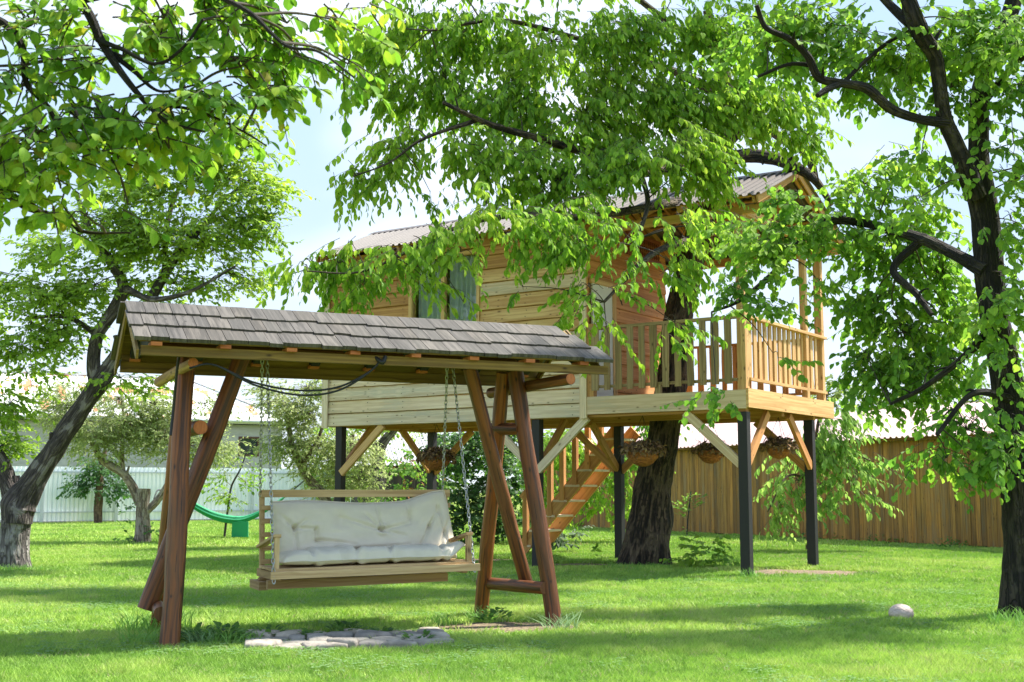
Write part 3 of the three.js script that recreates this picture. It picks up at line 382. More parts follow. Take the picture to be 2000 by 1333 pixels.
  P('king_post', block(-0.09, 0.0, 5.56, 6.22, RZ - 0.05, RZ + 0.05), M.orange[0]); P('truss_brace', bar(V(-0.045, 5.58, -0.55), V(-0.045, 6.0, RZ + 0.05), 0.09, 0.05), M.orange[2]); P('truss_brace', bar(V(-0.045, 5.58, -2.2), V(-0.045, 6.0, RZ - 0.05), 0.09, 0.05), M.orange[2]); P('ridge_beam', block(RX0 + 0.1, RX1 - 0.08, 6.17, 6.3, RZ - 0.03, RZ + 0.03), M.orange[0]);
  for (let k = 0; k < 15; k++) { const x = mix(RX0 + 0.12, RX1 - 0.12, k / 14); P('rafter', bar(V(x, RYv - 0.11, RZ + 0.04), V(x, EYv - 0.07, EZ - 0.04), 0.1, 0.05), M.orange[k % 3]); P('rafter', bar(V(x, RYv - 0.11, RZ - 0.04), V(x, BY - 0.07, BZ + 0.04), 0.1, 0.05), M.orange[k % 3]); }
  for (let k = 0; k < 6; k++) { const t = (k + 0.5) / 6; for (const [ez, ey] of [[EZ, EYv], [BZ, BY]]) { const a = V(0, mix(RYv, ey, t) - 0.045, mix(RZ, ez, t)); P('roof_batten', bar(V(RX0 + 0.05, a.y, a.z), V(RX1 - 0.06, a.y, a.z), 0.025, 0.1), M.orange[k % 3]); } }
  for (const [ez, ey, n] of [[EZ, EYv, 1], [BZ, BY, -1]]) { const len = Math.hypot(ez - RZ, ey - RYv), an = Math.atan2(RYv - ey, Math.abs(ez - RZ)); for (let k = 0; k < 8; k++) { let g = sheetGeo(1.12, len + 0.02, 0.14, 0.03); g.rotateX(an); if (n < 0) { g.rotateY(Math.PI); g.translate(1.12, 0, 0); } g.translate(RX0 + k * 1.108, RYv - 0.015 + (k % 2) * 0.004, RZ); P('roof_sheet', g, M.sheet); } }
  for (let k = 0; k < 5; k++) { const a = RX0 + k * 1.77; for (const s of [1, -1]) P('ridge_cap', bar(V(a, RYv + 0.006 - 0.03, RZ + s * 0.1), V(a + 1.766, RYv + 0.006 - 0.03, RZ + s * 0.1), 0.004, 0.22, V(0, 1, s * 0.42)), M.sheet); }
  for (const x of [RX1 - 0.05, RX0 + 0.03]) { P('barge_board', bar(V(x, RYv - 0.07, RZ), V(x, EYv - 0.08, EZ - 0.01), 0.12, 0.025), M.orange[0]); P('barge_board', bar(V(x, RYv - 0.07, RZ), V(x, BY - 0.08, BZ + 0.01), 0.12, 0.025), M.orange[0]); }
  for (const x of [XC - 0.02, X0 + 0.05]) { const s = new THREE.Shape(); s.moveTo(-0.0, 5.58); s.lineTo(RZ * -1, 6.2); s.lineTo(3.0, 5.58); s.closePath(); P('gable_wall', new THREE.ExtrudeGeometry(s, { depth: 0.03, bevelEnabled: false }).rotateY(Math.PI / 2).translate(x, 0, 0), M.peach[1]); }
  // stair behind
  const sa = V(-3.95, 2.4, 0), sb = V(-6.22, 0.02, 0), sd = sb.clone().sub(sa).normalize();
  for (const z of [-3.18, -3.86]) { P('stringer', bar(V(sa.x, sa.y, z), V(sb.x, sb.y, z), 0.27, 0.045), M.orange[z > -3.5 ? 0 : 2]); }
  for (let k = 0; k < 8; k++) { const t = (k + 0.6) / 8.2, p = sa.clone().lerp(sb, t); P('tread', block(p.x - 0.15, p.x + 0.16, p.y - 0.02, p.y + 0.02, -3.92, -3.13), M.pale[0]); }
  P('handrail', bar(V(sa.x, sa.y + 1.02, -3.16), V(sb.x + 0.1, sb.y + 1.1, -3.16), 0.09, 0.05), M.tan[1]);
  for (let k = 0; k < 8; k++) { const t = (k + 0.3) / 8, p = sa.clone().lerp(sb, t); P('baluster', block(p.x - 0.05, p.x + 0.05, p.y - 0.05, p.y + 1.02, -3.215, -3.185 + 0.06), M.orange[k % 2 ? 0 : 2]); }
  P('stair_landing', block(-4.1, -2.7, 2.6, 2.64, -3.9, -2.98), M.orange[1]);
}
// ---------------------------------------------------------------- metal fence, house, sheds behind
{
  const A = ground(-10, 1025.2), B = ground(520, 1017.5), d = B.clone().sub(A), turn = Math.atan2(-d.z, d.x), L = 19;
  const g = thing('metal_fence', 'pale blue corrugated metal fence closing the lawn on the left', 'fence', A, turn);
  const fm = plain(0.84, 0.88, 0.90, { roughness: 0.45 }), fr = plain(0.5, 0.55, 0.58, { roughness: 0.5 });
  for (let k = 0; k < 17; k++) { const q = sheetGeo(1.12, 2.06, 0.16, 0.03).rotateX(-Math.PI / 2).translate(0, 0, 0); q.translate(-2 + k * 1.12, 0.06, 0.0); q.computeVertexNormals(); part('fence_panel', q, fm, g); }
  for (const y of [0.42, 1.92]) part('fence_rail', block(-2, L - 2, y - 0.025, y + 0.025, 0.045, 0.075), fr, g);
  for (let k = 0; k < 8; k++) part('fence_post', block(-2.1 + 0.9 + k * 2.72, -2.0 + 0.9 + k * 2.72, 0, 2.1, 0.04, 0.13), fr, g);
  part('fence_base', block(-2, L - 2, -0.05, 0.09, -0.06, 0.04), plain(0.3, 0.28, 0.25), g);
}
M.rust = new THREE.MeshPhysicalMaterial({ roughness: 0.55, map: texture(512, 256, (u, v) => { const a = fbm(u * 14, v * 6, 4, 5), s = fbm(u * 60, v * 8, 9, 3); return lerp3([226, 226, 226], [206, 128, 86], clamp((a - 0.59) * 12) * clamp(0.5 + s)); }) });
{
  const o = at(548, 955, 59); o.y = 0; const g = thing('grey_house', 'grey plastered house with rusty white metal roof behind the metal fence', 'house', o, 27 * Math.PI / 180);
  const wall = new THREE.MeshPhysicalMaterial({ roughness: 0.95, map: texture(256, 256, (u, v) => { const q = fbm(u * 8, v * 8, 3, 5); return [160 + q * 36, 158 + q * 36, 156 + q * 36]; }) });
  const EH = 4.3, hx = -1.6, hy = 3.28;
  part('wall', block(-24, hx - 0.5, 0, EH, -0.3, 0), wall, g); part('wall', block(hx + 0.5, 0, 0, EH, -0.3, 0), wall, g); part('wall', block(hx - 0.5, hx + 0.5, 0, hy - 0.46, -0.3, 0), wall, g); part('wall', block(hx - 0.5, hx + 0.5, hy + 0.46, EH, -0.3, 0), wall, g); part('wall', block(-0.3, 0, 0, EH, -8, -0.302), wall, g); part('wall', block(-24, -0.3, 0, EH, -8.3, -8), wall, g);
  const w = part('window', mergeGeometries([block(hx - 0.5, hx + 0.5, hy + 0.38, hy + 0.46, -0.14, 0.02), block(hx - 0.5, hx + 0.5, hy - 0.46, hy - 0.38, -0.14, 0.03), block(hx - 0.5, hx - 0.42, hy - 0.38, hy + 0.38, -0.14, 0.018), block(hx + 0.42, hx + 0.5, hy - 0.38, hy + 0.38, -0.14, 0.018)]), plain(0.12, 0.06, 0.04), g);
  part('pane', new THREE.BoxGeometry(0.86, 0.78, 0.01).translate(hx, hy, -0.08), plain(0.03, 0.04, 0.045, { roughness: 0.08 }), w);
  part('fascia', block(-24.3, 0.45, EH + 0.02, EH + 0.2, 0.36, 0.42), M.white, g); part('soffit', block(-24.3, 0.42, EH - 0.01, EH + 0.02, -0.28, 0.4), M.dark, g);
  const gut = part('gutter', tube([V(-24.3, EH + 0.14, 0.5), V(0.5, EH + 0.14, 0.5)], [0.08, 0.08], { rad: 8, seg: 2, wob: 0 }), plain(0.6, 0.62, 0.65), g);
  // front slope in sheets, trimmed by the hip
  const RY = 6.7, RZ = -4, e = [0.48, EH + 0.16];
  for (let k = 0; k < 24; k++) { const x1 = 0.5 - k * 1.05, x0 = x1 - 1.04, top = x => clamp((0.5 - x) / 4.2), P = [], U = []; const pt = (x, t) => { P.push(x, mix(e[1], RY, t) + 0.0, mix(e[0], RZ, t)); U.push(x / 6, t); };
    const n = 6; for (let i = 0; i < n; i++) { const a = mix(x0, x1, i / n), b = mix(x0, x1, (i + 1) / n); pt(a, 0); pt(b, 0); pt(b, top(b)); pt(a, 0); pt(b, top(b)); pt(a, top(a)); }
    const q = new THREE.BufferGeometry(); q.setAttribute('position', new THREE.Float32BufferAttribute(P, 3)); q.setAttribute('uv', new THREE.Float32BufferAttribute(U, 2)); q.computeVertexNormals(); const m = part('roof_sheet', q, M.rust, g); if (k > 3) part('seam', bar(V(x0 - 0.005, e[1] + 0.02, e[0]), V(x0 - 0.005, RY + 0.02, RZ), 0.05, 0.03), M.rust, m); }
  const hip = (pts) => { const P = [], U = []; for (const i of pts.length > 3 ? [0, 1, 2, 0, 2, 3] : [0, 1, 2]) { P.push(...pts[i]); U.push(pts[i][0] / 6 + pts[i][2] / 6, pts[i][1] / 3); } const q = new THREE.BufferGeometry(); q.setAttribute('position', new THREE.Float32BufferAttribute(P, 3)); q.setAttribute('uv', new THREE.Float32BufferAttribute(U, 2)); q.computeVertexNormals(); part('roof_slope', q, M.rust, g); };
  hip([[0.5, e[1], e[0]], [0.5, e[1], -8.5], [-3.7, RY, RZ]]); hip([[0.5, e[1], -8.5], [-24.7, e[1], -8.5], [-24.7, RY, RZ], [-3.7, RY, RZ]]);
  part('ridge_cap', bar(V(-24.7, RY + 0.03, RZ), V(-3.7, RY + 0.03, RZ), 0.08, 0.25), M.rust, g); part('ridge_cap', bar(V(-3.7, RY + 0.03, RZ), V(0.5, e[1] + 0.04, e[0]), 0.06, 0.2), M.rust, g);
}
{
  const o = at(700, 955, 41); o.y = 0; const g = thing('small_shed', 'small dark plank shed with a grey sheet roof half hidden behind shrubs', 'shed', o, 12 * Math.PI / 180);
  const gm = [[0.15, 0.13, 0.12], [0.12, 0.11, 0.105], [0.18, 0.15, 0.13]].map(c => { const m = M.shingle[0].clone(); m.color.setRGB(...c.map(v => v * 3.4)); return m; });
  for (let k = 0; k < 17; k++) part('board', block(k * 0.16, k * 0.16 + 0.15, 0.02, 2.1, -0.03, 0), gm[k % 3], g);
  part('wall', block(2.69, 2.73, 0, 2.1, -3, -0.031), gm[0], g); part('wall', block(0, 0.04, 0, 2.1, -3, -0.031), gm[1], g); part('wall', block(0, 2.73, 0, 3.0, -3.05, -3.001), gm[2], g);
  for (let k = 0; k < 3; k++) { const q = sheetGeo(1.04, 3.5, 0.13, 0.03).rotateX(Math.atan2(1.25, 3.3)); q.translate(-0.15 + k * 1.04, 3.3, -3.1); part('roof_sheet', q, plain(0.5, 0.48, 0.49, { roughness: 0.5 }), g); }
}
{
  const A = V(0.6, 0, -44.4), B = V(12.4, 0, -23.45), d = B.clone().sub(A), L = d.length(), turn = Math.atan2(-d.z, d.x), r = rng(33);
  const g = thing('plank_shed', 'long low shed of brown vertical planks under a pinkish corrugated roof', 'shed', A, turn);
  const n = Math.floor(L / 0.14); for (let k = 0; k < n; k++) { const x = k * 0.14, z = (r() - 0.5) * 0.012, w = 0.128 + r() * 0.009, y0 = 0.03 + r() * 0.03; part('board', bar(V(x + w / 2, y0, z - 0.012), V(x + w / 2 + (r() - 0.5) * 0.012, 2.42, z - 0.012), w, 0.024, V(1, 0, 0)), M.shedBoard[Math.floor(r() * 5)], g); }
  part('backing', block(0, L, 0, 2.42, -0.12, -0.045), M.dark, g); part('wall', block(L - 0.06, L, 0, 2.9, -6, -0.121), M.shedBoard[3], g); part('wall', block(0, 0.06, 0, 2.9, -6, -0.121), M.shedBoard[3], g); part('wall', block(0, L, 0, 2.4, -6.1, -6.001), M.shedBoard[3], g);
  part('eave_board', block(-0.1, L + 0.1, 2.42, 2.5, 0.16, 0.2), M.shedBoard[3], g); part('sill', block(-0.02, L, -0.04, 0.1, -0.12, -0.034), M.dark, g);
  const pm = new THREE.MeshPhysicalMaterial({ color: new THREE.Color().setRGB(0.86, 0.62, 0.62), roughness: 0.5, map: texture(256, 256, (u, v) => { const q = fbm(u * 4, v * 4, 2, 5), s = fbm(u * 30, v * 3, 6, 3); return [200 + q * 55, 196 + q * 56 + s * 10, 196 + q * 56]; }) });
  for (const s of [1, -1]) for (let k = 0; k < Math.ceil(L / 1.08); k++) { let q = sheetGeo(1.08, 3.5, 0.18, 0.035).rotateX(Math.atan2(0.92, 3.3)); if (s < 0) q.rotateY(Math.PI).translate(1.08, 0, 0); q.translate(k * 1.08 - 0.05, 3.42 + (k % 2) * 0.005, -3.02); part('roof_sheet', q, pm, g); }
}
// ---------------------------------------------------------------- leaves
function leafGeo(width, fold, curl, n = 4) {              // length 1 along +y, folded along the midrib, curling towards -z
  const P = [], I = [], U = []; for (let i = 0; i <= n; i++) { const t = i / n, w = width(t), y = t * (1 - curl * 0.12 * t), z = -curl * t * t * 0.35; P.push(-w, y, z + w * fold, 0, y, z, w, y, z + w * fold); U.push(0, t, 0.5, t, 1, t); }
  for (let i = 0; i < n; i++) { const a = i * 3; for (const k of [0, 1]) I.push(a + k, a + k + 1, a + k + 3, a + k + 1, a + k + 4, a + k + 3); }
  const g = new THREE.BufferGeometry(); g.setAttribute('position', new THREE.Float32BufferAttribute(P, 3)); g.setAttribute('uv', new THREE.Float32BufferAttribute(U, 2)); g.setIndex(I); g.computeVertexNormals(); return g;
}
const shapeOf = (w, pk) => t => w * Math.pow(Math.sin(Math.PI * Math.pow(clamp(t, 0.0, 1), pk)), 0.8) + 0.004;
const LEAF = { cherry: leafGeo(shapeOf(0.235, 0.95), 0.4, 0.8, 5), pear: leafGeo(shapeOf(0.36, 0.9), 0.3, 0.5, 4), walnut: leafGeo(shapeOf(0.27, 1.2), 0.25, 0.8, 5), plum: leafGeo(shapeOf(0.3, 0.95), 0.3, 0.5, 3), willow: leafGeo(shapeOf(0.2, 0.9), 0.3, 0.6, 3), bush: leafGeo(shapeOf(0.3, 0.9), 0.35, 0.6, 3) };
const vein = texture(64, 128, (u, v) => { const m = Math.abs(u - 0.5) * 2, s = Math.abs(((v * 9 - m * 1.6) % 1 + 1) % 1 - 0.5) < 0.08 ? 14 : 0, q = (fbm(u * 6, v * 8, 3, 3) - 0.5) * 30; return [225 + q + s + (m < 0.07 ? 20 : 0), 228 + q + s + (m < 0.07 ? 16 : 0), 222 + q + s]; });
const leafMat = (c = [1, 1, 1], tr = 0.64, coat = 0.05) => new THREE.MeshPhysicalMaterial({ color: new THREE.Color().setRGB(...c), map: vein, roughness: 1, specularIntensity: 0.4, transmission: tr, thickness: 0, side: THREE.DoubleSide, clearcoat: coat, clearcoatRoughness: 0.45 });
const leafCommon = leafMat();
// a tree, bush or branch: woody limbs as given, twigs and leaves grown through the clusters of its crown
function plant(o) {
  const { name, label, category, group, base, limbs = [], bark: bm = M.barkGrey, twig = M.twig, clusters, len, per = 8, twigLen = 0.4, droop = 0.3, hang = 0.3, colors, seed, cov = 2.4, deep = 0.9, singles = 0, wind = V(0, 0, 0), clump = 3, reach = true, trunkName = 'trunk', geo, rand3 = 0.6, up = 0.5 } = o;
  const r = rng(seed), n2 = () => (r() + r() + r() - 1.5) / 1.5, t = thing(name, label, category, base.clone(), 0, group), inv = base.clone().negate(), woody = [], pts = [];
  limbs.forEach((l, k) => { const P = l.p.map(q => at(q[0], q[1], q[2])), R = l.p.map(q => q[3] / LENS * q[2]); if (l.foot) P[0].y = -0.08; const g = tube(P, R, { rad: l.rad ?? (R[0] > 0.12 ? 18 : 9), seg: P.length * (R[0] > 0.12 ? 12 : 7), wob: l.wob ?? 0.09, seed: seed + k, flare: l.flare ?? 0 }).translate(inv.x, inv.y, inv.z); const c = new THREE.CatmullRomCurve3(P, false, 'centripetal'); for (let i = 0; i <= 14; i++) pts.push(c.getPoint(i / 14)); if (l.own) part(l.own, g, l.mat ?? bm, t); else woody.push(g); });
  limbs.forEach((l, k) => { if (l.own || l.p[0][3] / LENS * l.p[0][2] < 0.035) return; const c = new THREE.CatmullRomCurve3(l.p.map(q => at(q[0], q[1], q[2])), false, 'centripetal'); for (let i = 0; i < 3; i++) { const u = 0.3 + 0.65 * r(), a = c.getPoint(u), f = u * (l.p.length - 1), q = l.p[Math.floor(f)], R = q[3] / LENS * q[2], d = V(n2(), n2() * 0.6 + 0.2, n2()); d.addScaledVector(c.getTangent(u), 0.3 - d.dot(c.getTangent(u))).normalize(); if (a.y < 1.2) continue; const ll = R * 1.1 + 0.05 + 0.14 * r(); woody.push(tube([a, a.clone().addScaledVector(d, ll * 0.6).add(V(0, 0.02, 0)), a.clone().addScaledVector(d, ll)], [R * 0.42, R * 0.28, R * 0.16], { rad: 7, seg: 6, wob: 0.15, seed: k + i }).translate(inv.x, inv.y, inv.z)); } });
  if (woody.length) part(trunkName, mergeGeometries(woody), bm, t);
  const L = [], tw = [], col = colors.map(c => new THREE.Color().setRGB(...c)), Y = V(0, 1, 0), m = new THREE.Matrix4(), nearest = p => { let b = null, d = 1e9; for (const q of pts) { const e = q.distanceToSquared(p); if (e < d) { d = e; b = q; } } return b; };
  for (const c of clusters) {
    const [x, y, rx, ry, d, k = 1] = c, C = at(x, y, d), sx = rx / LENS * d, sy = ry / LENS * d, sz = (sx + sy) * 0.5 * deep, lp = len * LENS / d, N = Math.ceil(cov * k * Math.PI * rx * ry / (lp * lp * (o.fill ?? 0.22)));
    const anchor = pts.length && reach ? nearest(C) : C.clone().add(V(0, -sy * 0.3, 0));
    if (pts.length && reach) { const dd = anchor.distanceTo(C), mid = anchor.clone().lerp(C, 0.5).add(V(n2() * 0.1 * dd, 0.06 * dd, n2() * 0.1 * dd)); tw.push(tube([anchor, mid, C.clone()], [0.006 + dd * 0.006, 0.007, 0.004], { rad: 5, seg: 8, wob: 0.05, cap: false, seed })); }
    const nt = Math.max(1, Math.round(N / per)), subs = []; for (let i = 0; i < Math.max(1, Math.round(nt / clump)); i++) { const a = V(n2(), n2(), n2()); if (a.length() > 1) a.normalize(); subs.push(V(C.x + a.x * sx, C.y + a.y * sy, C.z + a.z * sz)); }
    const tint = r();
    for (const S of subs) if (pts.length && reach && r() < 0.7) tw.push(tube([C.clone(), C.clone().lerp(S, 0.5).add(V(n2() * 0.06, 0.05, n2() * 0.06)), S.clone()], [0.005, 0.003], { rad: 4, seg: 5, wob: 0, cap: false }));
    for (let i = 0; i < nt; i++) {
      const S = subs[i % subs.length], q = Math.min(sx, sy, 0.5) * 0.62 + 0.1, p = V(S.x + n2() * q * 1.2, S.y + n2() * q * 0.8, S.z + n2() * q * 1.2), out = p.clone().sub(anchor).setY(0); if (out.lengthSq() > 0) out.normalize();
      const dir = out.multiplyScalar(0.5).add(V(n2(), n2() * 0.6 - droop, n2())).normalize(), tl = twigLen * (0.55 + 0.9 * r()), e = p.clone().addScaledVector(dir, tl).add(V(0, -droop * tl * 0.45, 0)), mid = p.clone().lerp(e, 0.5).add(V(0, droop * tl * 0.16, 0));
      const cv = new THREE.QuadraticBezierCurve3(p, mid, e); tw.push(tube([p, mid, e], [(0.0035 + len * 0.012) * (o.twigR ?? 0.8), 0.0015], { rad: 3, seg: 3, wob: 0, cap: false }));
      const cnt = Math.max(3, Math.round(per * (0.7 + 0.6 * r())));
      for (let j = 0; j < cnt; j++) {
        const s = cnt > 1 ? j / (cnt - 1) : 1, b = cv.getPoint(0.12 + 0.88 * s), tg = cv.getTangent(0.12 + 0.88 * s), side = tg.clone().cross(Y).normalize().multiplyScalar(j % 2 ? 1 : -1);
        const ax = tg.multiplyScalar(0.45).addScaledVector(side, 0.6 * (1 - s * 0.6)).add(V(n2() * rand3, n2() * rand3 * 0.7 - hang, n2() * rand3)).add(wind).normalize();
        const nr = V(n2() * 0.8 + 0.1, up + 0.3 * r(), n2() * 0.8 + 0.15); nr.addScaledVector(ax, -nr.dot(ax)); if (nr.lengthSq() < 1e-4) nr.set(0, 0, 1); nr.normalize(); const xx = ax.clone().cross(nr), sc = len * (0.5 + 0.75 * r()) * (s > 0.9 ? 0.8 : 1);
        m.makeBasis(xx.multiplyScalar(sc), ax.multiplyScalar(sc), nr.multiplyScalar(sc)).setPosition(b.x - base.x, b.y - base.y, b.z - base.z);
        const f = clamp(0.55 * tint + 0.75 * (r() - 0.25)) * (col.length - 1.001), fi = Math.floor(f), cc = col[fi].clone().lerp(col[Math.min(col.length - 1, fi + 1)], f - fi).multiplyScalar(0.82 + 0.36 * r()); if (o.rare && r() < o.rare[0]) cc.setRGB(...o.rare[1]);
        L.push([m.clone(), cc, b.distanceTo(V(0, EYE, 0)) + (Math.abs(b.x / b.z) > 0.42 ? 50 : 0)]);
      }
    }
  }
  if (tw.length) tag(part('twigs', mergeGeometries(tw).translate(inv.x, inv.y, inv.z), twig, t), null, null, null, 'stuff');
  if (singles) L.sort((a, b) => a[2] - b[2]);
  const rest = L.slice(singles), lm = o.mat ?? leafCommon, im = new THREE.InstancedMesh(geo, lm, rest.length); im.name = 'crown'; im.castShadow = im.receiveShadow = true; rest.forEach((q, i) => { im.setMatrixAt(i, q[0]); im.setColorAt(i, q[1]); }); tag(im, null, null, null, 'stuff'); t.add(im);
  if (singles) { const mats = []; for (let k = 0; k < 10; k++) { const f = k / 9 * (col.length - 1.001), fi = Math.floor(f), cc = col[fi].clone().lerp(col[Math.min(col.length - 1, fi + 1)], f - fi); mats.push(leafMat([cc.r, cc.g, cc.b])); }
    for (const q of L.slice(0, singles)) { let b = 0, bd = 9; mats.forEach((k, i) => { const e = Math.abs(k.color.r - q[1].r) + Math.abs(k.color.g - q[1].g); if (e < bd) { bd = e; b = i; } }); const me = part('leaf', geo, mats[b], t); me.applyMatrix4(q[0]); } }
  count += L.length; return t;
}
let count = 0;
const near = (list, d, k) => list.map(c => [c[0], c[1], c[2], c[3], c[4] ?? d, c[5] ?? k ?? 1]);
const GREEN = { cherry: [[0.20, 0.42, 0.03], [0.32, 0.57, 0.04], [0.45, 0.68, 0.06], [0.56, 0.74, 0.08]], pear: [[0.16, 0.36, 0.04], [0.25, 0.49, 0.05], [0.36, 0.61, 0.06], [0.48, 0.70, 0.08]], walnut: [[0.14, 0.34, 0.03], [0.24, 0.47, 0.035], [0.38, 0.60, 0.045], [0.56, 0.68, 0.06]], plum: [[0.34, 0.55, 0.05], [0.45, 0.66, 0.06], [0.56, 0.74, 0.09]], grey: [[0.40, 0.50, 0.18], [0.52, 0.61, 0.24], [0.64, 0.68, 0.34]], dark: [[0.035, 0.11, 0.026], [0.07, 0.19, 0.04], [0.12, 0.28, 0.05]], lime: [[0.24, 0.46, 0.05], [0.36, 0.58, 0.07], [0.50, 0.64, 0.1]] };
// ---------------------------------------------------------------- the cherry that the tree house is built round
{
  const d0 = 21.2, T = [[1257, 1112, d0, 52], [1263, 1060, d0, 43], [1278, 950, d0, 35], [1300, 830, 21.1, 31], [1313, 740, 21, 29], [1327, 620, 20.9, 27], [1366, 450, 20.6, 26], [1402, 330, 20.4, 25], [1412, 262, 20.3, 21], [1420, 190, 20.1, 15], [1405, 110, 19.9, 12], [1380, 20, 19.7, 8]];
  plant({ name: 'cherry_tree', label: 'old cherry tree rising through the tree house deck, leaves drooping over its roof', category: 'tree', base: ground(1256, 1110), seed: 101, geo: LEAF.cherry, bark: M.barkCherry, len: 0.135, per: 11, twigLen: 0.5, droop: 0.38, hang: 0.55, wind: V(0.2, 0, 0.0), colors: GREEN.cherry, cov: 3.7, fill: 0.2, singles: 300, rand3: 0.85,
    limbs: [{ p: T, foot: 1, flare: 0.12, rad: 30, wob: 0.14 }, { p: [[1410, 318, 20.2, 15], [1450, 305, 19.8, 14], [1500, 308, 19.4, 13], [1545, 322, 19, 12], [1590, 350, 18.6, 9], [1625, 400, 18.4, 5]] }, { p: [[1540, 275, 20, 9], [1575, 300, 19.9, 9], [1592, 345, 19.8, 7]] }, { p: [[1410, 290, 20.3, 12], [1470, 240, 20, 10], [1540, 278, 19.9, 9]] },
      { p: [[1400, 330, 20.3, 14], [1330, 325, 19.4, 12], [1250, 335, 18.6, 11], [1150, 300, 17.8, 9], [1050, 270, 17.2, 8], [950, 240, 16.8, 6], [865, 200, 16.5, 4]] }, { p: [[1385, 390, 20.4, 12], [1320, 395, 18.6, 10], [1240, 410, 17.2, 8], [1130, 425, 16.4, 7], [1020, 420, 16, 5.5], [905, 440, 15.7, 4], [800, 490, 15.4, 3], [700, 532, 15.2, 2.2], [600, 530, 15, 1.4]] },
      { p: [[1420, 200, 20.1, 11], [1340, 150, 19.2, 9], [1230, 110, 18.4, 7], [1110, 70, 17.8, 5], [980, 40, 17.4, 4], [840, 60, 17, 3]] }, { p: [[1410, 130, 20, 9], [1300, 40, 19.6, 7], [1200, -40, 19.2, 5]] }, { p: [[1370, 440, 20.4, 9], [1340, 470, 18, 7], [1270, 500, 16.4, 6], [1180, 590, 15.4, 3]] }, { p: [[1250, 335, 18.6, 6], [1265, 400, 16.8, 5], [1240, 480, 15.6, 3]] }, { p: [[930, 235, 16.8, 5], [820, 275, 16.4, 3], [760, 318, 16.3, 2], [690, 345, 16.2, 1.2]] }],
    clusters: [...near([[800, 50, 90, 70], [930, 40, 120, 70], [1080, 80, 130, 70, , 1], [1240, 70, 120, 75, , 1.2], [1390, 60, 110, 80, , 1.2], [760, 150, 60, 60], [870, 160, 100, 75], [1000, 190, 110, 80], [1140, 230, 120, 85, , 1.2], [1290, 190, 120, 85, , 1.35], [1430, 190, 100, 80, , 1.3], [1200, 150, 90, 50], [1100, -90, 160, 70, , 0.6], [1350, -110, 160, 80, , 0.6], [850, -80, 140, 60, , 0.6], [1540, 200, 80, 75], [1590, 265, 45, 45, , 0.8], [720, 75, 40, 50, , 0.6]], 17.6), ...near([[990, 310, 80, 60], [1090, 350, 110, 75], [1230, 310, 110, 60], [1330, 290, 90, 50], [1370, 310, 80, 55], [760, 290, 60, 35, , 0.8], [690, 345, 38, 24, , 1.2], [740, 325, 40, 26], [800, 250, 45, 35], [900, 290, 70, 50], [840, 375, 25, 40, , 0.5]], 16.8), ...near([[950, 400, 75, 45], [1060, 420, 85, 50], [870, 450, 60, 32, , 1.1], [1130, 390, 60, 22, , 0.6], [770, 500, 62, 32, , 1.5], [660, 515, 60, 26, , 1.5], [590, 515, 40, 22, , 1.4], [690, 480, 40, 16, , 1.2], [900, 492, 50, 18, , 0.7], [710, 560, 42, 26, , 0.7], [830, 545, 34, 30, , 0.6], [1130, 475, 70, 40], [1010, 475, 55, 18, , 0.6], [1215, 450, 60, 35, , 0.7], [1150, 560, 40, 32], [1120, 610, 30, 24, , 0.8], [1185, 640, 20, 30], [1240, 520, 30, 25, , 0.7], [1320, 520, 34, 60], [1318, 630, 20, 40, , 0.8], [1345, 440, 50, 50, , 0.8], [1400, 440, 40, 35, , 0.7], [905, 590, 12, 12, , 0.7], [1020, 560, 14, 12, , 0.7]], 15.4)] });
}
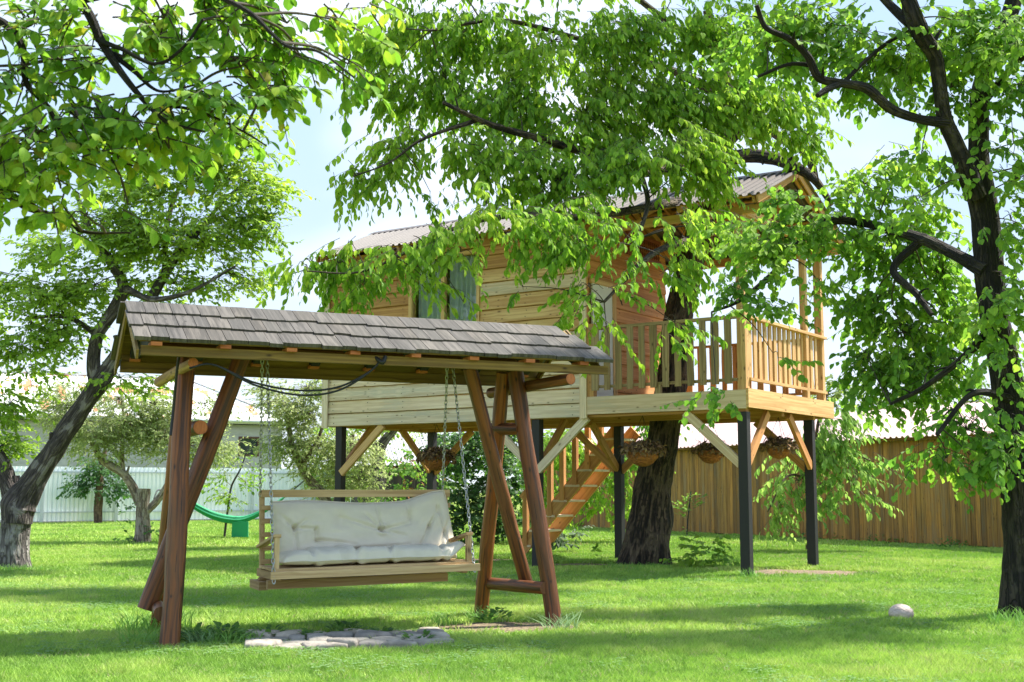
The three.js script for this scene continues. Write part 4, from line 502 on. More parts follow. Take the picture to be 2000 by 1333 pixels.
// ---------------------------------------------------------------- the tall dark tree at the right edge
{
  const T = [[2018, 1212, 12.7, 56], [2006, 1120, 12.7, 44], [1996, 1000, 12.7, 37], [1980, 830, 12.7, 34], [1950, 660, 12.7, 28], [1933, 540, 12.7, 27], [1926, 430, 12.7, 26], [1910, 340, 12.7, 27]];
  plant({ name: 'pear_tree', label: 'tall dark-barked tree with round leaves at the right edge', category: 'tree', base: ground(2016, 1212), seed: 202, geo: LEAF.pear, bark: M.barkDark, len: 0.1, per: 9, twigLen: 0.36, droop: 0.28, hang: 0.35, colors: GREEN.pear, cov: 3.2, fill: 0.3, singles: 300, rand3: 0.9,
    limbs: [{ p: T, foot: 1, flare: 0.3, rad: 26, wob: 0.12 }, { p: [[1914, 380, 12.7, 25], [1912, 280, 12.8, 20], [1914, 190, 12.8, 19], [1940, 100, 12.9, 18], [1975, 20, 13, 17], [2000, -80, 13, 17]] }, { p: [[1907, 385, 12.6, 22], [1872, 290, 12.4, 17], [1846, 230, 12.3, 15], [1836, 170, 12.2, 14], [1826, 110, 12.1, 15], [1795, 55, 12, 19], [1770, -20, 11.9, 15]] }, { p: [[1800, 60, 12, 13], [1760, 30, 12.2, 10], [1710, -20, 12.4, 7]] },
      { p: [[1850, 240, 12.3, 12], [1795, 232, 12.2, 9], [1740, 212, 12.1, 10], [1692, 172, 12, 10], [1640, 162, 12, 8.5], [1600, 152, 12, 9], [1578, 110, 11.9, 7.5], [1540, 75, 11.8, 6.5], [1495, 52, 11.7, 5.5], [1478, 10, 11.6, 5]] }, { p: [[1640, 165, 12, 6], [1615, 175, 11.8, 7], [1597, 187, 11.7, 5]] }, { p: [[1650, 160, 12, 5], [1690, 120, 12.1, 4], [1740, 80, 12.2, 4], [1780, 60, 12.1, 4]] }, { p: [[1590, 128, 12, 5], [1545, 125, 12, 4], [1480, 150, 12.2, 3]] },
      { p: [[1925, 530, 12.6, 16], [1880, 505, 12.8, 12], [1810, 470, 13.2, 11], [1745, 450, 13.6, 10], [1680, 435, 13.9, 9], [1625, 432, 14, 9], [1578, 455, 14.1, 7.5], [1548, 495, 14.2, 7], [1500, 545, 14.3, 6], [1440, 590, 14.3, 4], [1390, 610, 14.2, 2]] }, { p: [[1800, 470, 13.3, 9], [1745, 525, 13.3, 8], [1790, 575, 13, 7], [1820, 615, 12.8, 5]] }, { p: [[1940, 640, 12.6, 12], [1880, 700, 12.9, 7], [1800, 760, 13.2, 5], [1740, 790, 13.4, 3]] }, { p: [[1980, 780, 12.6, 10], [1900, 770, 12.3, 6], [1830, 850, 12.2, 4]] }, { p: [[1920, 200, 12.8, 9], [1990, 120, 12.6, 7], [2060, 60, 12.5, 5]] }],
    clusters: [...near([[1510, 470, 100, 65], [1620, 430, 100, 70], [1740, 460, 100, 75], [1840, 540, 85, 85], [1710, 590, 70, 60], [1765, 650, 85, 80], [1730, 750, 60, 60], [1830, 720, 95, 90], [1600, 550, 45, 35, , 0.7], [1695, 700, 30, 65], [1490, 590, 45, 35, , 0.5], [1440, 555, 55, 45, , 0.8], [1400, 770, 36, 28, , 0.8], [1690, 360, 80, 45], [1760, 320, 70, 45, , 0.8], [1810, 400, 60, 50, , 0.8], [1860, 620, 60, 60], [1560, 380, 60, 40, , 0.6], [1510, 690, 22, 28, , 0.4]], 13.9), ...near([[1890, 840, 70, 70], [1850, 895, 60, 36, , 0.9], [1910, 905, 50, 32, , 0.8], [1950, 880, 40, 40], [1955, 600, 55, 90], [1975, 430, 45, 70, , 0.7], [1980, 280, 45, 90, , 0.7], [1930, 80, 100, 90], [1780, 100, 100, 80], [1640, 50, 110, 70], [1880, 330, 45, 50, , 0.4], [1500, 90, 80, 80, , 0.8], [1700, 130, 70, 60], [1800, 300, 50, 40, , 0.4], [1960, 700, 60, 60, , 0.7], [1790, 390, 60, 35, , 0.5], [1560, 40, 80, 60], [1990, 180, 50, 80], [1860, 170, 60, 60, , 0.8], [1985, 350, 40, 60, , 0.8], [1985, 540, 35, 60], [1870, 40, 70, 50], [1960, -110, 110, 90, , 0.4], [1780, -120, 120, 90, , 0.4], [1620, -70, 110, 60, , 0.4], [2080, 60, 80, 120, , 0.7], [2100, 330, 80, 120, , 0.7], [1985, 60, 40, 70]], 12.4)] });
}
// ---------------------------------------------------------------- the near branches at top left, of a tree that stands left of the frame
{
  const d = 6;
  plant({ name: 'walnut_tree', label: 'close overhanging branches with large leaves filling the upper left corner', category: 'tree', base: V(-4.3, 0, -6.2), seed: 303, geo: LEAF.walnut, bark: M.barkDark, len: 0.09, per: 9, twigLen: 0.24, droop: 0.18, hang: 0.2, colors: GREEN.walnut, cov: 5.2, fill: 0.3, singles: 300, rand3: 0.8, deep: 1.3, rare: [0.03, [0.46, 0.42, 0.05]], twigR: 1.3,
    limbs: [{ p: [[-720, 1450, 6.2, 80], [-700, 1000, 6.2, 64], [-680, 600, 6.2, 58], [-640, 300, 6.2, 50], [-600, 0, 6.2, 40]], foot: 1, flare: 0.3, rad: 18 }, { p: [[-640, 260, 6.2, 26], [-400, 60, 6.1, 20], [-150, -60, 6, 15], [60, -40, 6, 12], [160, 10, 6, 10], [200, 85, 6, 9], [242, 150, 5.9, 7], [288, 205, 5.9, 5], [330, 240, 5.8, 4], [400, 258, 5.8, 2]] }, { p: [[190, 78, 6, 6], [235, 95, 5.9, 5], [310, 125, 5.8, 4], [360, 90, 5.8, 3], [395, 40, 5.8, 3]] }, { p: [[205, 95, 6, 6], [262, 140, 6, 5], [310, 178, 6, 3], [385, 165, 6, 2]] }, { p: [[160, 0, 6, 8], [330, -30, 5.8, 6], [480, 20, 5.6, 5], [560, 90, 5.5, 4], [620, 100, 5.4, 3], [690, 150, 5.3, 2]] }, { p: [[-400, 60, 6.1, 12], [-150, 20, 6.1, 10], [5, 45, 6, 9], [42, 90, 6, 8], [52, 165, 6, 6], [90, 205, 6, 5], [130, 268, 6, 4], [210, 300, 6, 3]] }, { p: [[-650, 480, 6.2, 22], [-300, 400, 6.3, 13], [-60, 370, 6.3, 9], [10, 380, 6.3, 8], [50, 405, 6.3, 7], [112, 425, 6.3, 6], [160, 452, 6.3, 4], [255, 455, 6.3, 2]] }, { p: [[290, 205, 5.9, 4], [380, 215, 6, 3], [480, 260, 6, 2], [520, 285, 6, 1.5]] }],
    clusters: near([[60, 50, 80, 55], [180, 35, 75, 45], [320, 35, 85, 45], [450, 35, 85, 50], [560, 45, 65, 40], [660, 40, 60, 35], [40, 170, 60, 65, , 1.3], [50, 290, 70, 65, , 1.3], [150, 230, 75, 55, , 1.2], [250, 240, 80, 55], [355, 200, 80, 55], [445, 210, 60, 55], [470, 130, 75, 45], [590, 115, 55, 35, , 0.8], [680, 125, 35, 35, , 0.8], [120, 320, 75, 45, , 1.3], [25, 390, 45, 45, , 0.9], [220, 300, 65, 35, , 0.8], [510, 185, 35, 40, , 0.7], [120, 400, 55, 25, , 0.5], [240, 110, 90, 50, , 0.6], [120, 120, 70, 50, , 0.6], [-80, 150, 80, 150], [-60, 330, 60, 80], [330, 290, 60, 30, , 0.6], [190, 440, 60, 25, , 0.45], [400, -40, 200, 40], [250, 400, 40, 20, , 0.35]], d) });
}
// ---------------------------------------------------------------- the leaning tree on the left
{
  const d = 20.2;
  plant({ name: 'plum_tree', label: 'forked tree leaning right on the left lawn with a pale limewashed foot', category: 'tree', base: ground(28, 1112), seed: 404, geo: LEAF.plum, bark: M.barkGrey, len: 0.105, per: 10, twigLen: 0.4, droop: 0.1, hang: 0.15, colors: GREEN.plum, cov: 4.2, fill: 0.26, rand3: 0.9,
    limbs: [{ own: 'trunk_foot', mat: M.barkLime, p: [[28, 1118, d, 31], [27, 1090, d, 27], [28, 1050, d, 26.5], [32, 1018, d, 29]], foot: 1, rad: 22, flare: 0.12 }, { p: [[32, 1022, d, 28.5], [36, 990, d, 33], [60, 950, d, 24], [88, 905, d, 21], [125, 845, d, 19.5], [160, 795, d, 18.5], [190, 752, d, 18], [215, 715, d, 15], [258, 645, d, 12], [300, 575, d, 10], [345, 500, d, 8], [420, 420, d, 4]], rad: 22, wob: 0.12 }, { p: [[36, 990, d, 26], [18, 950, d, 18], [2, 905, d, 16], [-25, 860, d, 13], [-60, 780, d, 10]] }, { p: [[30, 985, d, 14], [29, 955, d, 11], [28, 930, d, 10]] }, { p: [[190, 755, d, 16], [182, 715, d, 13], [190, 655, d, 12], [222, 605, d, 12], [240, 560, d, 11], [218, 515, d, 10], [175, 450, d, 7], [150, 380, d, 4]] }, { p: [[238, 560, d, 8], [300, 585, 19.6, 6], [370, 570, 19.2, 4], [460, 520, 19, 2]] }, { p: [[190, 655, d, 6], [130, 620, d, 5], [60, 620, d, 3]] }, { p: [[320, 540, d, 6], [330, 420, 20.6, 5], [370, 320, 20.8, 3]] }, { p: [[380, 460, d, 4], [450, 380, d, 3], [520, 330, d, 2]] }],
    clusters: [...near([[450, 350, 80, 60], [380, 300, 90, 60], [300, 360, 90, 65], [470, 440, 80, 65], [370, 460, 100, 65], [270, 470, 100, 65], [180, 560, 90, 50, , 0.8], [90, 580, 90, 50], [60, 660, 60, 40, , 0.8], [150, 670, 50, 35, , 0.6], [235, 740, 60, 30, , 0.6], [330, 555, 90, 45, , 0.8], [450, 535, 75, 40, , 0.8], [200, 430, 80, 65], [110, 490, 70, 45, , 0.8], [40, 560, 50, 35, , 0.7], [500, 380, 45, 50], [420, 240, 70, 50, , 0.7], [490, 285, 40, 40], [310, 745, 40, 25, , 0.4], [60, 720, 60, 30, , 0.4], [-60, 600, 80, 100], [40, 680, 45, 40], [130, 640, 60, 40, , 0.8]], 20.2), ...near([[20, 790, 34, 45], [12, 865, 30, 38], [-30, 800, 40, 70]], 20.4)] });
}
// ---------------------------------------------------------------- small trees by the metal fence
{
  const d = 29.7;
  plant({ name: 'apple_tree', label: 'pollarded apple tree with sawn trunk and grey-green crown behind the left swing post', category: 'tree', base: ground(278, 1063), seed: 505, geo: LEAF.willow, bark: M.barkApple, len: 0.1, per: 10, twigLen: 0.45, droop: 0.1, hang: 0.05, colors: GREEN.grey, twig: M.twigPale, cov: 4.6, fill: 0.2, twigR: 0.4, rand3: 0.9,
    limbs: [{ p: [[278, 1066, d, 17], [278, 1030, d, 14], [278, 990, d, 13], [280, 955, d, 13]], foot: 1, rad: 16, wob: 0.14 }, { p: [[272, 985, d, 9], [258, 950, d, 9], [240, 925, d, 8], [215, 910, d, 8], [200, 900, d, 6], [170, 850, d, 4]] }, { p: [[285, 1000, d, 8], [305, 980, d, 7], [330, 940, d, 6], [350, 880, d, 4]] }, { p: [[240, 925, d, 5], [238, 890, d, 4], [240, 820, d, 3], [236, 760, d, 2]] }],
    clusters: near([[190, 860, 55, 45], [250, 830, 65, 50], [320, 850, 55, 50], [230, 780, 60, 35, , 0.8], [300, 790, 60, 40, , 0.8], [370, 870, 50, 60, , 0.7], [130, 800, 45, 45, , 0.8], [150, 840, 40, 40, , 0.8], [110, 770, 30, 30, , 0.6], [420, 880, 40, 40, , 0.5], [170, 770, 50, 30, , 0.5], [400, 790, 45, 40, , 0.35]], d) });
  plant({ name: 'apple_tree', label: 'grey-green small tree with bowed trunk left of the tree house corner post', category: 'tree', base: ground(652, 1075), seed: 506, geo: LEAF.willow, bark: M.barkApple, len: 0.1, per: 10, twigLen: 0.45, droop: 0.12, hang: 0.05, colors: GREEN.grey, twig: M.twigPale, cov: 4.6, fill: 0.2, twigR: 0.4, rand3: 0.9,
    limbs: [{ p: [[655, 1076, 27, 11], [650, 1010, 27, 10], [628, 965, 27, 10], [602, 935, 27, 9], [585, 905, 27, 8], [570, 870, 27, 6], [560, 800, 27, 4]], foot: 1, rad: 14 }, { p: [[650, 1000, 27, 6], [670, 930, 27, 5], [690, 850, 27, 3]] }, { p: [[590, 910, 27, 5], [620, 860, 27, 4], [640, 800, 27, 2]] }],
    clusters: near([[550, 790, 45, 40, , 0.8], [600, 810, 50, 45], [560, 870, 50, 45], [620, 880, 50, 50], [640, 940, 40, 35, , 0.8], [690, 880, 40, 50], [600, 760, 60, 30, , 0.8], [700, 940, 30, 40, , 0.7], [530, 760, 40, 25, , 0.5]], 27) });
  plant({ name: 'fence_shrub', label: 'round dark green shrub on one stem against the metal fence', category: 'shrub', base: ground(191, 1022), seed: 507, geo: LEAF.bush, bark: M.barkBrown, len: 0.13, per: 8, twigLen: 0.4, droop: 0.1, hang: 0.2, colors: [[0.05, 0.16, 0.04], [0.09, 0.24, 0.05], [0.16, 0.34, 0.06]], cov: 2.6, fill: 0.25,
    limbs: [{ p: [[191, 1023, 46, 8], [192, 980, 46, 8], [196, 920, 46, 6], [205, 880, 46, 4]], foot: 1 }], clusters: near([[165, 950, 30, 28], [200, 935, 32, 30], [225, 955, 25, 28], [190, 910, 35, 25]], 46) });
  plant({ name: 'sapling', label: 'thin pale sapling before the metal fence above the green hammock', category: 'sapling', base: ground(437, 1050), seed: 508, geo: LEAF.bush, bark: M.barkGrey, twig: M.twigPale, len: 0.11, per: 6, twigLen: 0.35, droop: 0.1, hang: 0.2, colors: GREEN.lime, cov: 2.2, fill: 0.25,
    limbs: [{ p: [[437, 1052, 33, 2.4], [444, 1000, 33, 2.2], [452, 950, 33, 2], [470, 915, 33, 1.5], [482, 880, 33, 1]], foot: 1 }], clusters: near([[445, 970, 24, 20, , 0.9], [480, 945, 26, 14, , 0.7], [430, 935, 24, 16, , 0.6], [490, 910, 16, 18, , 0.5], [460, 895, 20, 18, , 0.5]], 33) });
  plant({ name: 'undergrowth', label: 'low leafy suckers growing round the foot of the sawn apple trunk', category: 'shrub', base: ground(255, 1064), seed: 509, geo: LEAF.bush, len: 0.13, per: 6, twigLen: 0.3, droop: 0, hang: 0.1, reach: false, colors: [[0.07, 0.2, 0.03], [0.13, 0.32, 0.04]], cov: 2, fill: 0.25, clusters: near([[252, 1045, 16, 18], [300, 1035, 18, 22, , 0.7], [240, 1000, 12, 30, , 0.4], [245, 960, 12, 20, , 0.4]], 29.8) });
}
// ---------------------------------------------------------------- growth behind and under the tree house
plant({ name: 'grey_tree', label: 'grey-barked tree forking behind the swing bench under the cabin', category: 'tree', base: ground(738, 1040), seed: 601, geo: LEAF.bush, bark: M.barkGrey, len: 0.12, per: 8, twigLen: 0.5, droop: 0.2, hang: 0.3, colors: GREEN.lime, cov: 2.2, fill: 0.25,
  limbs: [{ p: [[738, 1042, 36, 18], [738, 980, 36, 16], [737, 920, 36, 15], [740, 880, 36, 12], [765, 845, 36, 8], [800, 810, 36, 6]], foot: 1, rad: 16, wob: 0.12 }, { p: [[737, 920, 36, 10], [728, 860, 36, 8], [722, 800, 36, 6]] }], clusters: near([[700, 860, 30, 40, , 0.7], [770, 830, 35, 25, , 0.7], [720, 800, 60, 25], [690, 930, 22, 40, , 0.8]], 36) });
plant({ name: 'orange_tipped_shrub', label: 'bright lime shrub with orange shoot tips left of the hanging basket under the cabin', category: 'shrub', base: ground(810, 1052), seed: 602, geo: LEAF.willow, len: 0.17, per: 8, twigLen: 0.5, droop: 0.1, hang: 0.25, reach: false, colors: [[0.16, 0.36, 0.04], [0.28, 0.48, 0.06], [0.4, 0.54, 0.08]], cov: 2.6, fill: 0.2, rare: [0.06, [0.5, 0.2, 0.06]], clusters: near([[800, 920, 32, 40], [790, 970, 36, 40], [820, 1010, 36, 40], [815, 890, 24, 22]], 31) });
plant({ name: 'lilac_bush', label: 'big dark green bush behind the right swing posts below the cabin', category: 'bush', base: ground(935, 1062), seed: 603, geo: LEAF.pear, len: 0.11, per: 8, twigLen: 0.4, droop: 0.1, hang: 0.2, reach: false, colors: GREEN.dark, cov: 3, fill: 0.3, clusters: near([[890, 880, 45, 50], [950, 900, 55, 60], [930, 980, 60, 55], [880, 990, 40, 60], [990, 960, 45, 60], [960, 840, 60, 35], [1000, 1030, 40, 35], [910, 1040, 50, 25]], 28.5) });
plant({ name: 'green_bush', label: 'mid-green bush seen through the stair of the tree house', category: 'bush', base: ground(1150, 1052), seed: 604, geo: LEAF.cherry, len: 0.15, per: 8, twigLen: 0.5, droop: 0.3, hang: 0.5, reach: false, colors: GREEN.pear, cov: 2.8, fill: 0.2, clusters: near([[1060, 880, 45, 50], [1120, 870, 50, 50], [1170, 920, 40, 60], [1190, 980, 30, 30, , 0.7], [1240, 880, 30, 50], [1235, 960, 22, 50, , 0.8], [1110, 950, 40, 40], [1060, 970, 40, 60], [1280, 830, 30, 25]], 30) });
plant({ name: 'peach_tree', label: 'young light green tree with arching shoots beside the far black deck post', category: 'tree', base: ground(1578, 1062), seed: 605, geo: LEAF.cherry, bark: M.barkBrown, len: 0.17, per: 9, twigLen: 0.55, droop: 0.4, hang: 0.45, colors: [[0.24, 0.46, 0.08], [0.36, 0.58, 0.11], [0.5, 0.68, 0.16]], cov: 2.6, fill: 0.17, wind: V(0.25, 0, 0),
  limbs: [{ p: [[1578, 1064, 26, 5], [1582, 980, 26, 5], [1590, 900, 26, 4], [1600, 820, 26, 3], [1620, 760, 26, 2]], foot: 1 }, { p: [[1588, 920, 26, 3], [1640, 880, 25.6, 2], [1700, 900, 25.2, 1.5]] }, { p: [[1586, 940, 26, 3], [1540, 930, 25.5, 2], [1500, 1000, 25, 1.5]] }, { p: [[1590, 900, 26, 3], [1650, 930, 25.5, 2], [1690, 970, 25, 1]] }],
  clusters: near([[1620, 830, 50, 50], [1570, 880, 45, 45], [1640, 890, 50, 35], [1690, 900, 30, 18], [1560, 940, 40, 40], [1640, 940, 40, 28], [1520, 980, 26, 35], [1680, 965, 26, 12, , 0.8], [1620, 980, 20, 14, , 0.6], [1660, 800, 30, 30, , 0.7]], 25.5) });
plant({ name: 'sapling', label: 'thin yellow-green sapling alone before the plank shed', category: 'sapling', base: ground(1341, 1048), seed: 606, geo: LEAF.cherry, len: 0.13, per: 6, twigLen: 0.25, droop: -0.2, hang: -0.2, colors: GREEN.lime, cov: 2.4, fill: 0.2, limbs: [{ p: [[1341, 1050, 34, 1.6], [1345, 1000, 34, 1.4], [1350, 960, 34, 1]], foot: 1 }], clusters: near([[1345, 1000, 10, 14], [1348, 978, 9, 18]], 34) });
plant({ name: 'low_bush', label: 'low leafy bush at the foot of the cherry trunk', category: 'bush', base: ground(1365, 1108), seed: 607, geo: LEAF.pear, len: 0.12, per: 6, twigLen: 0.3, droop: 0, hang: 0.15, reach: false, colors: GREEN.pear, cov: 1.8, fill: 0.3, clusters: near([[1355, 1075, 28, 25], [1385, 1060, 22, 20, , 0.8], [1375, 1100, 40, 14], [1410, 1085, 20, 22, , 0.7], [1340, 1100, 16, 14]], 20.4) });
plant({ name: 'low_bush', label: 'small grey-leaved bush beside the foot of the stair', category: 'bush', base: ground(1095, 1072), seed: 608, geo: LEAF.bush, len: 0.14, per: 6, twigLen: 0.3, droop: 0, hang: 0.15, reach: false, colors: [[0.06, 0.12, 0.06], [0.12, 0.2, 0.1], [0.22, 0.28, 0.2]], cov: 2.6, fill: 0.25, clusters: near([[1095, 1050, 24, 18], [1120, 1040, 16, 16, , 0.7], [1080, 1066, 16, 10]], 25) });
plant({ name: 'low_bush', label: 'tiny leafy sprig on the lawn left of the cherry trunk', category: 'sprig', base: ground(1160, 1096), seed: 609, geo: LEAF.bush, len: 0.12, per: 5, twigLen: 0.2, droop: -0.1, hang: 0, reach: false, colors: GREEN.pear, cov: 0.9, fill: 0.25, clusters: near([[1166, 1078, 12, 10], [1158, 1090, 8, 6]], 22.2) });
for (const [x, y, d, cl, label] of [[1660, 1000, 44, [[1650, 760, 45, 45], [1700, 780, 40, 30], [1680, 810, 40, 20], [1620, 790, 30, 40]], 'yellow-green tree behind the left part of the plank shed roof'], [1790, 1000, 40, [[1770, 790, 45, 30], [1830, 760, 50, 50], [1900, 780, 50, 50], [1960, 760, 50, 60], [1980, 830, 40, 50]], 'yellow-green tree behind the right part of the plank shed roof'], [1440, 1000, 52, [[1380, 800, 60, 30], [1450, 800, 40, 25], [1530, 800, 50, 30], [1320, 790, 40, 30]], 'pale tree far behind the plank shed under the deck']])
  plant({ name: 'far_tree', label, category: 'tree', base: V((x - 1000) / LENS * d, 0, -d), seed: 610 + x, geo: LEAF.plum, bark: M.barkBrown, len: 0.2, per: 8, twigLen: 0.5, droop: 0.1, hang: 0.15, colors: [[0.2, 0.3, 0.06], [0.32, 0.42, 0.09], [0.42, 0.5, 0.14]], cov: 2.2, fill: 0.28, limbs: [{ p: [[x, 1000, d, 6], [x, 900, d, 5], [x + 5, 820, d, 4], [x + 10, 770, d, 2]], foot: 1 }], clusters: near(cl, d) });
plant({ name: 'hedge', label: 'pale overgrown greenery beyond the small dark shed', category: 'hedge', base: V(-5, 0, -52), seed: 640, geo: LEAF.plum, len: 0.22, per: 8, twigLen: 0.5, droop: 0.1, hang: 0.15, reach: false, colors: GREEN.lime, cov: 2.6, fill: 0.28, clusters: near([[650, 850, 60, 60], [740, 820, 60, 40], [830, 850, 60, 60], [900, 870, 60, 50], [1000, 880, 70, 60], [1100, 870, 60, 50], [640, 930, 50, 60], [860, 940, 60, 60], [1180, 880, 40, 40]], 52) });
// ---------------------------------------------------------------- hammock
{
  const p = [at(322, 962, 31.5), at(345, 968, 31.6), at(378, 988, 31.8), at(410, 1005, 32), at(440, 1014, 32.2), at(472, 1016, 32.4), at(505, 1004, 32.6), at(535, 986, 32.8), at(558, 970, 33)];
  const t = thing('hammock', 'green cloth hammock slung between trees in front of the metal fence', 'hammock', V(p[4].x, 0, p[4].z)), inv = V(-p[4].x, 0, -p[4].z), gm = new THREE.MeshPhysicalMaterial({ color: new THREE.Color().setRGB(0.012, 0.30, 0.13), roughness: 0.7, sheen: 0.4, side: THREE.DoubleSide });
  const P = [], I = [], nu = 60, nv = 24, cv = new THREE.CatmullRomCurve3(p); for (let i = 0; i <= nu; i++) { const u = i / nu, q = cv.getPoint(u), w = 0.02 + 0.085 * Math.pow(Math.sin(Math.PI * u), 0.6); for (let j = 0; j <= nv; j++) { const a = j / nv * 2 * Math.PI, rr = w * (1 + 0.16 * Math.cos(a * 7 + u * 3) + 0.08 * Math.sin(a * 11)); P.push(q.x + inv.x + Math.cos(a) * rr * 0.25, q.y + Math.cos(a) * rr * 0.9, q.z + inv.z + Math.sin(a) * rr); } }
  for (let i = 0; i < nu; i++) for (let j = 0; j < nv; j++) { const a = i * (nv + 1) + j, b = a + 1, c = a + nv + 1; I.push(a, b, c, b, c + 1, c); }
  const g = new THREE.BufferGeometry(); g.setAttribute('position', new THREE.Float32BufferAttribute(P, 3)); g.setIndex(I); g.computeVertexNormals(); part('cloth', g, gm, t);
  const b = at(470, 1018, 32.3).add(inv); const bag = new THREE.BoxGeometry(0.42, 0.4, 0.05, 8, 8, 1), bp = bag.attributes.position; for (let i = 0; i < bp.count; i++) { const x = bp.getX(i), y = bp.getY(i); bp.setXYZ(i, x * (1 + 0.06 * (0.2 - y)), y, bp.getZ(i) + 0.02 * Math.sin(x * 14)); } bag.computeVertexNormals(); bag.translate(b.x, b.y - 0.22, b.z + 0.06); part('pouch', bag, gm, t);
  const rope = plain(0.03, 0.035, 0.04);
  part('strap', tube([at(556, 971, 33), at(575, 955, 33.1), at(602, 932, 33.2), at(615, 915, 33.2)].map(q => q.add(inv)), [0.022, 0.016], { rad: 6, seg: 10, wob: 0 }), rope, t);
  part('strap', tube([at(324, 963, 31.5), at(308, 958, 30.6), at(300, 975, 29.9)].map(q => q.add(inv)), [0.022, 0.016], { rad: 6, seg: 10, wob: 0 }), rope, t);
}
// ---------------------------------------------------------------- hanging baskets under the floor
{
  const coir = new THREE.MeshPhysicalMaterial({ roughness: 1, map: texture(128, 128, (u, v) => { const q = fbm(u * 30, v * 30, 3, 4), s = fbm(u * 5, v * 5, 6, 3); return lerp3([120, 74, 40], [206, 130, 72], clamp(q * 1.2 + s * 0.5 - 0.4)); }), bumpMap: texture(128, 128, (u, v) => fbm(u * 30, v * 30, 3, 4) * 255, false), bumpScale: 0.04 });
  const dry = [[0.16, 0.09, 0.045], [0.26, 0.15, 0.07], [0.34, 0.22, 0.11]].map(c => new THREE.Color().setRGB(...c)), wire = plain(0.03, 0.03, 0.03), dm = new THREE.MeshPhysicalMaterial({ roughness: 1, side: THREE.DoubleSide });
  const make = (x, y, d, s, label, seed, dense) => {
    const r = rng(seed), o = at(x, y, d), top = 2.46 - o.y, t = thing('hanging_basket', label, 'hanging basket', o, seed, 'coir baskets hanging under the tree house floor'), R = 0.21 * s;
    const prof = []; for (let i = 0; i <= 10; i++) { const a = i / 10 * Math.PI / 2; prof.push(new THREE.Vector2(Math.sin(a) * R * (1 + 0.04 * Math.sin(i * 2)), -Math.cos(a) * R * 1.0)); } prof.push(new THREE.Vector2(R * 0.95, 0.015), new THREE.Vector2(R * 0.8, -0.02), new THREE.Vector2(0.001, -0.02));
    part('basket', new THREE.LatheGeometry(prof, 20), coir, t); part('rim', new THREE.TorusGeometry(R * 1.02, 0.008, 6, 24).rotateX(Math.PI / 2), wire, t);
    for (let k = 0; k < 3; k++) { const a = k * 2.094 + 0.4; part('hanger', tube([V(Math.cos(a) * R, 0, Math.sin(a) * R), V(0, top, 0)], [0.004, 0.004], { rad: 5, seg: 3, wob: 0 }), wire, t); }
    const lg = leafGeo(shapeOf(0.25, 1), 0.5, 1.6, 3), n = 380 * dense, im = new THREE.InstancedMesh(lg, dm, n), m = new THREE.Matrix4(), tw = [];
    for (let i = 0; i < n; i++) { const a = r() * 6.283, q = Math.pow(r(), 0.6) * R * 1.3, y0 = -0.03 + r() * 0.22 * (1 - q / R / 2.4) - Math.max(0, q - R) * 1.1 * r(), ax = V(Math.cos(a) * 0.6 + (r() - 0.5) * 1.4, (r() - 0.6) * 1.6, Math.sin(a) * 0.6 + (r() - 0.5) * 1.4).normalize(), nr = V(r() - 0.5, r(), r() - 0.5); nr.addScaledVector(ax, -nr.dot(ax)).normalize(); const l = 0.05 + 0.06 * r(); m.makeBasis(ax.clone().cross(nr).multiplyScalar(l), ax.multiplyScalar(l), nr.multiplyScalar(l)).setPosition(Math.cos(a) * q, y0, Math.sin(a) * q); im.setMatrixAt(i, m); im.setColorAt(i, dry[Math.floor(r() * 3)].clone().multiplyScalar(0.6 + r() * 0.6)); }
    for (let i = 0; i < 60; i++) { const a = r() * 6.283, q = R * (0.8 + r() * 1.0); tw.push(tube([V(Math.cos(a) * R * 0.3, -0.02, Math.sin(a) * R * 0.3), V(Math.cos(a) * q * 0.7, 0.06 + r() * 0.14, Math.sin(a) * q * 0.7), V(Math.cos(a + 0.3) * q, -0.04 - r() * 0.14, Math.sin(a + 0.3) * q)], [0.004, 0.002], { rad: 3, seg: 4, wob: 0, cap: false })); }
    im.name = 'dried_plant'; im.castShadow = im.receiveShadow = true; tag(im, null, null, null, 'stuff'); t.add(im); part('dried_stems', mergeGeometries(tw), M.twigPale, t);
  };
  make(852, 892, 22.3, 1.25, 'hanging basket of brown dried stems left of the right swing posts', 11, 2); make(1256, 880, 19.7, 1.25, 'hanging basket with dried plant in front of the cherry trunk', 12, 1.6); make(1388, 880, 20.2, 1.05, 'coir hanging basket between the cherry trunk and the near deck post', 13, 0.8); make(1522, 872, 20.1, 1.0, 'round coir hanging basket between the two right deck posts', 14, 1.2);
}
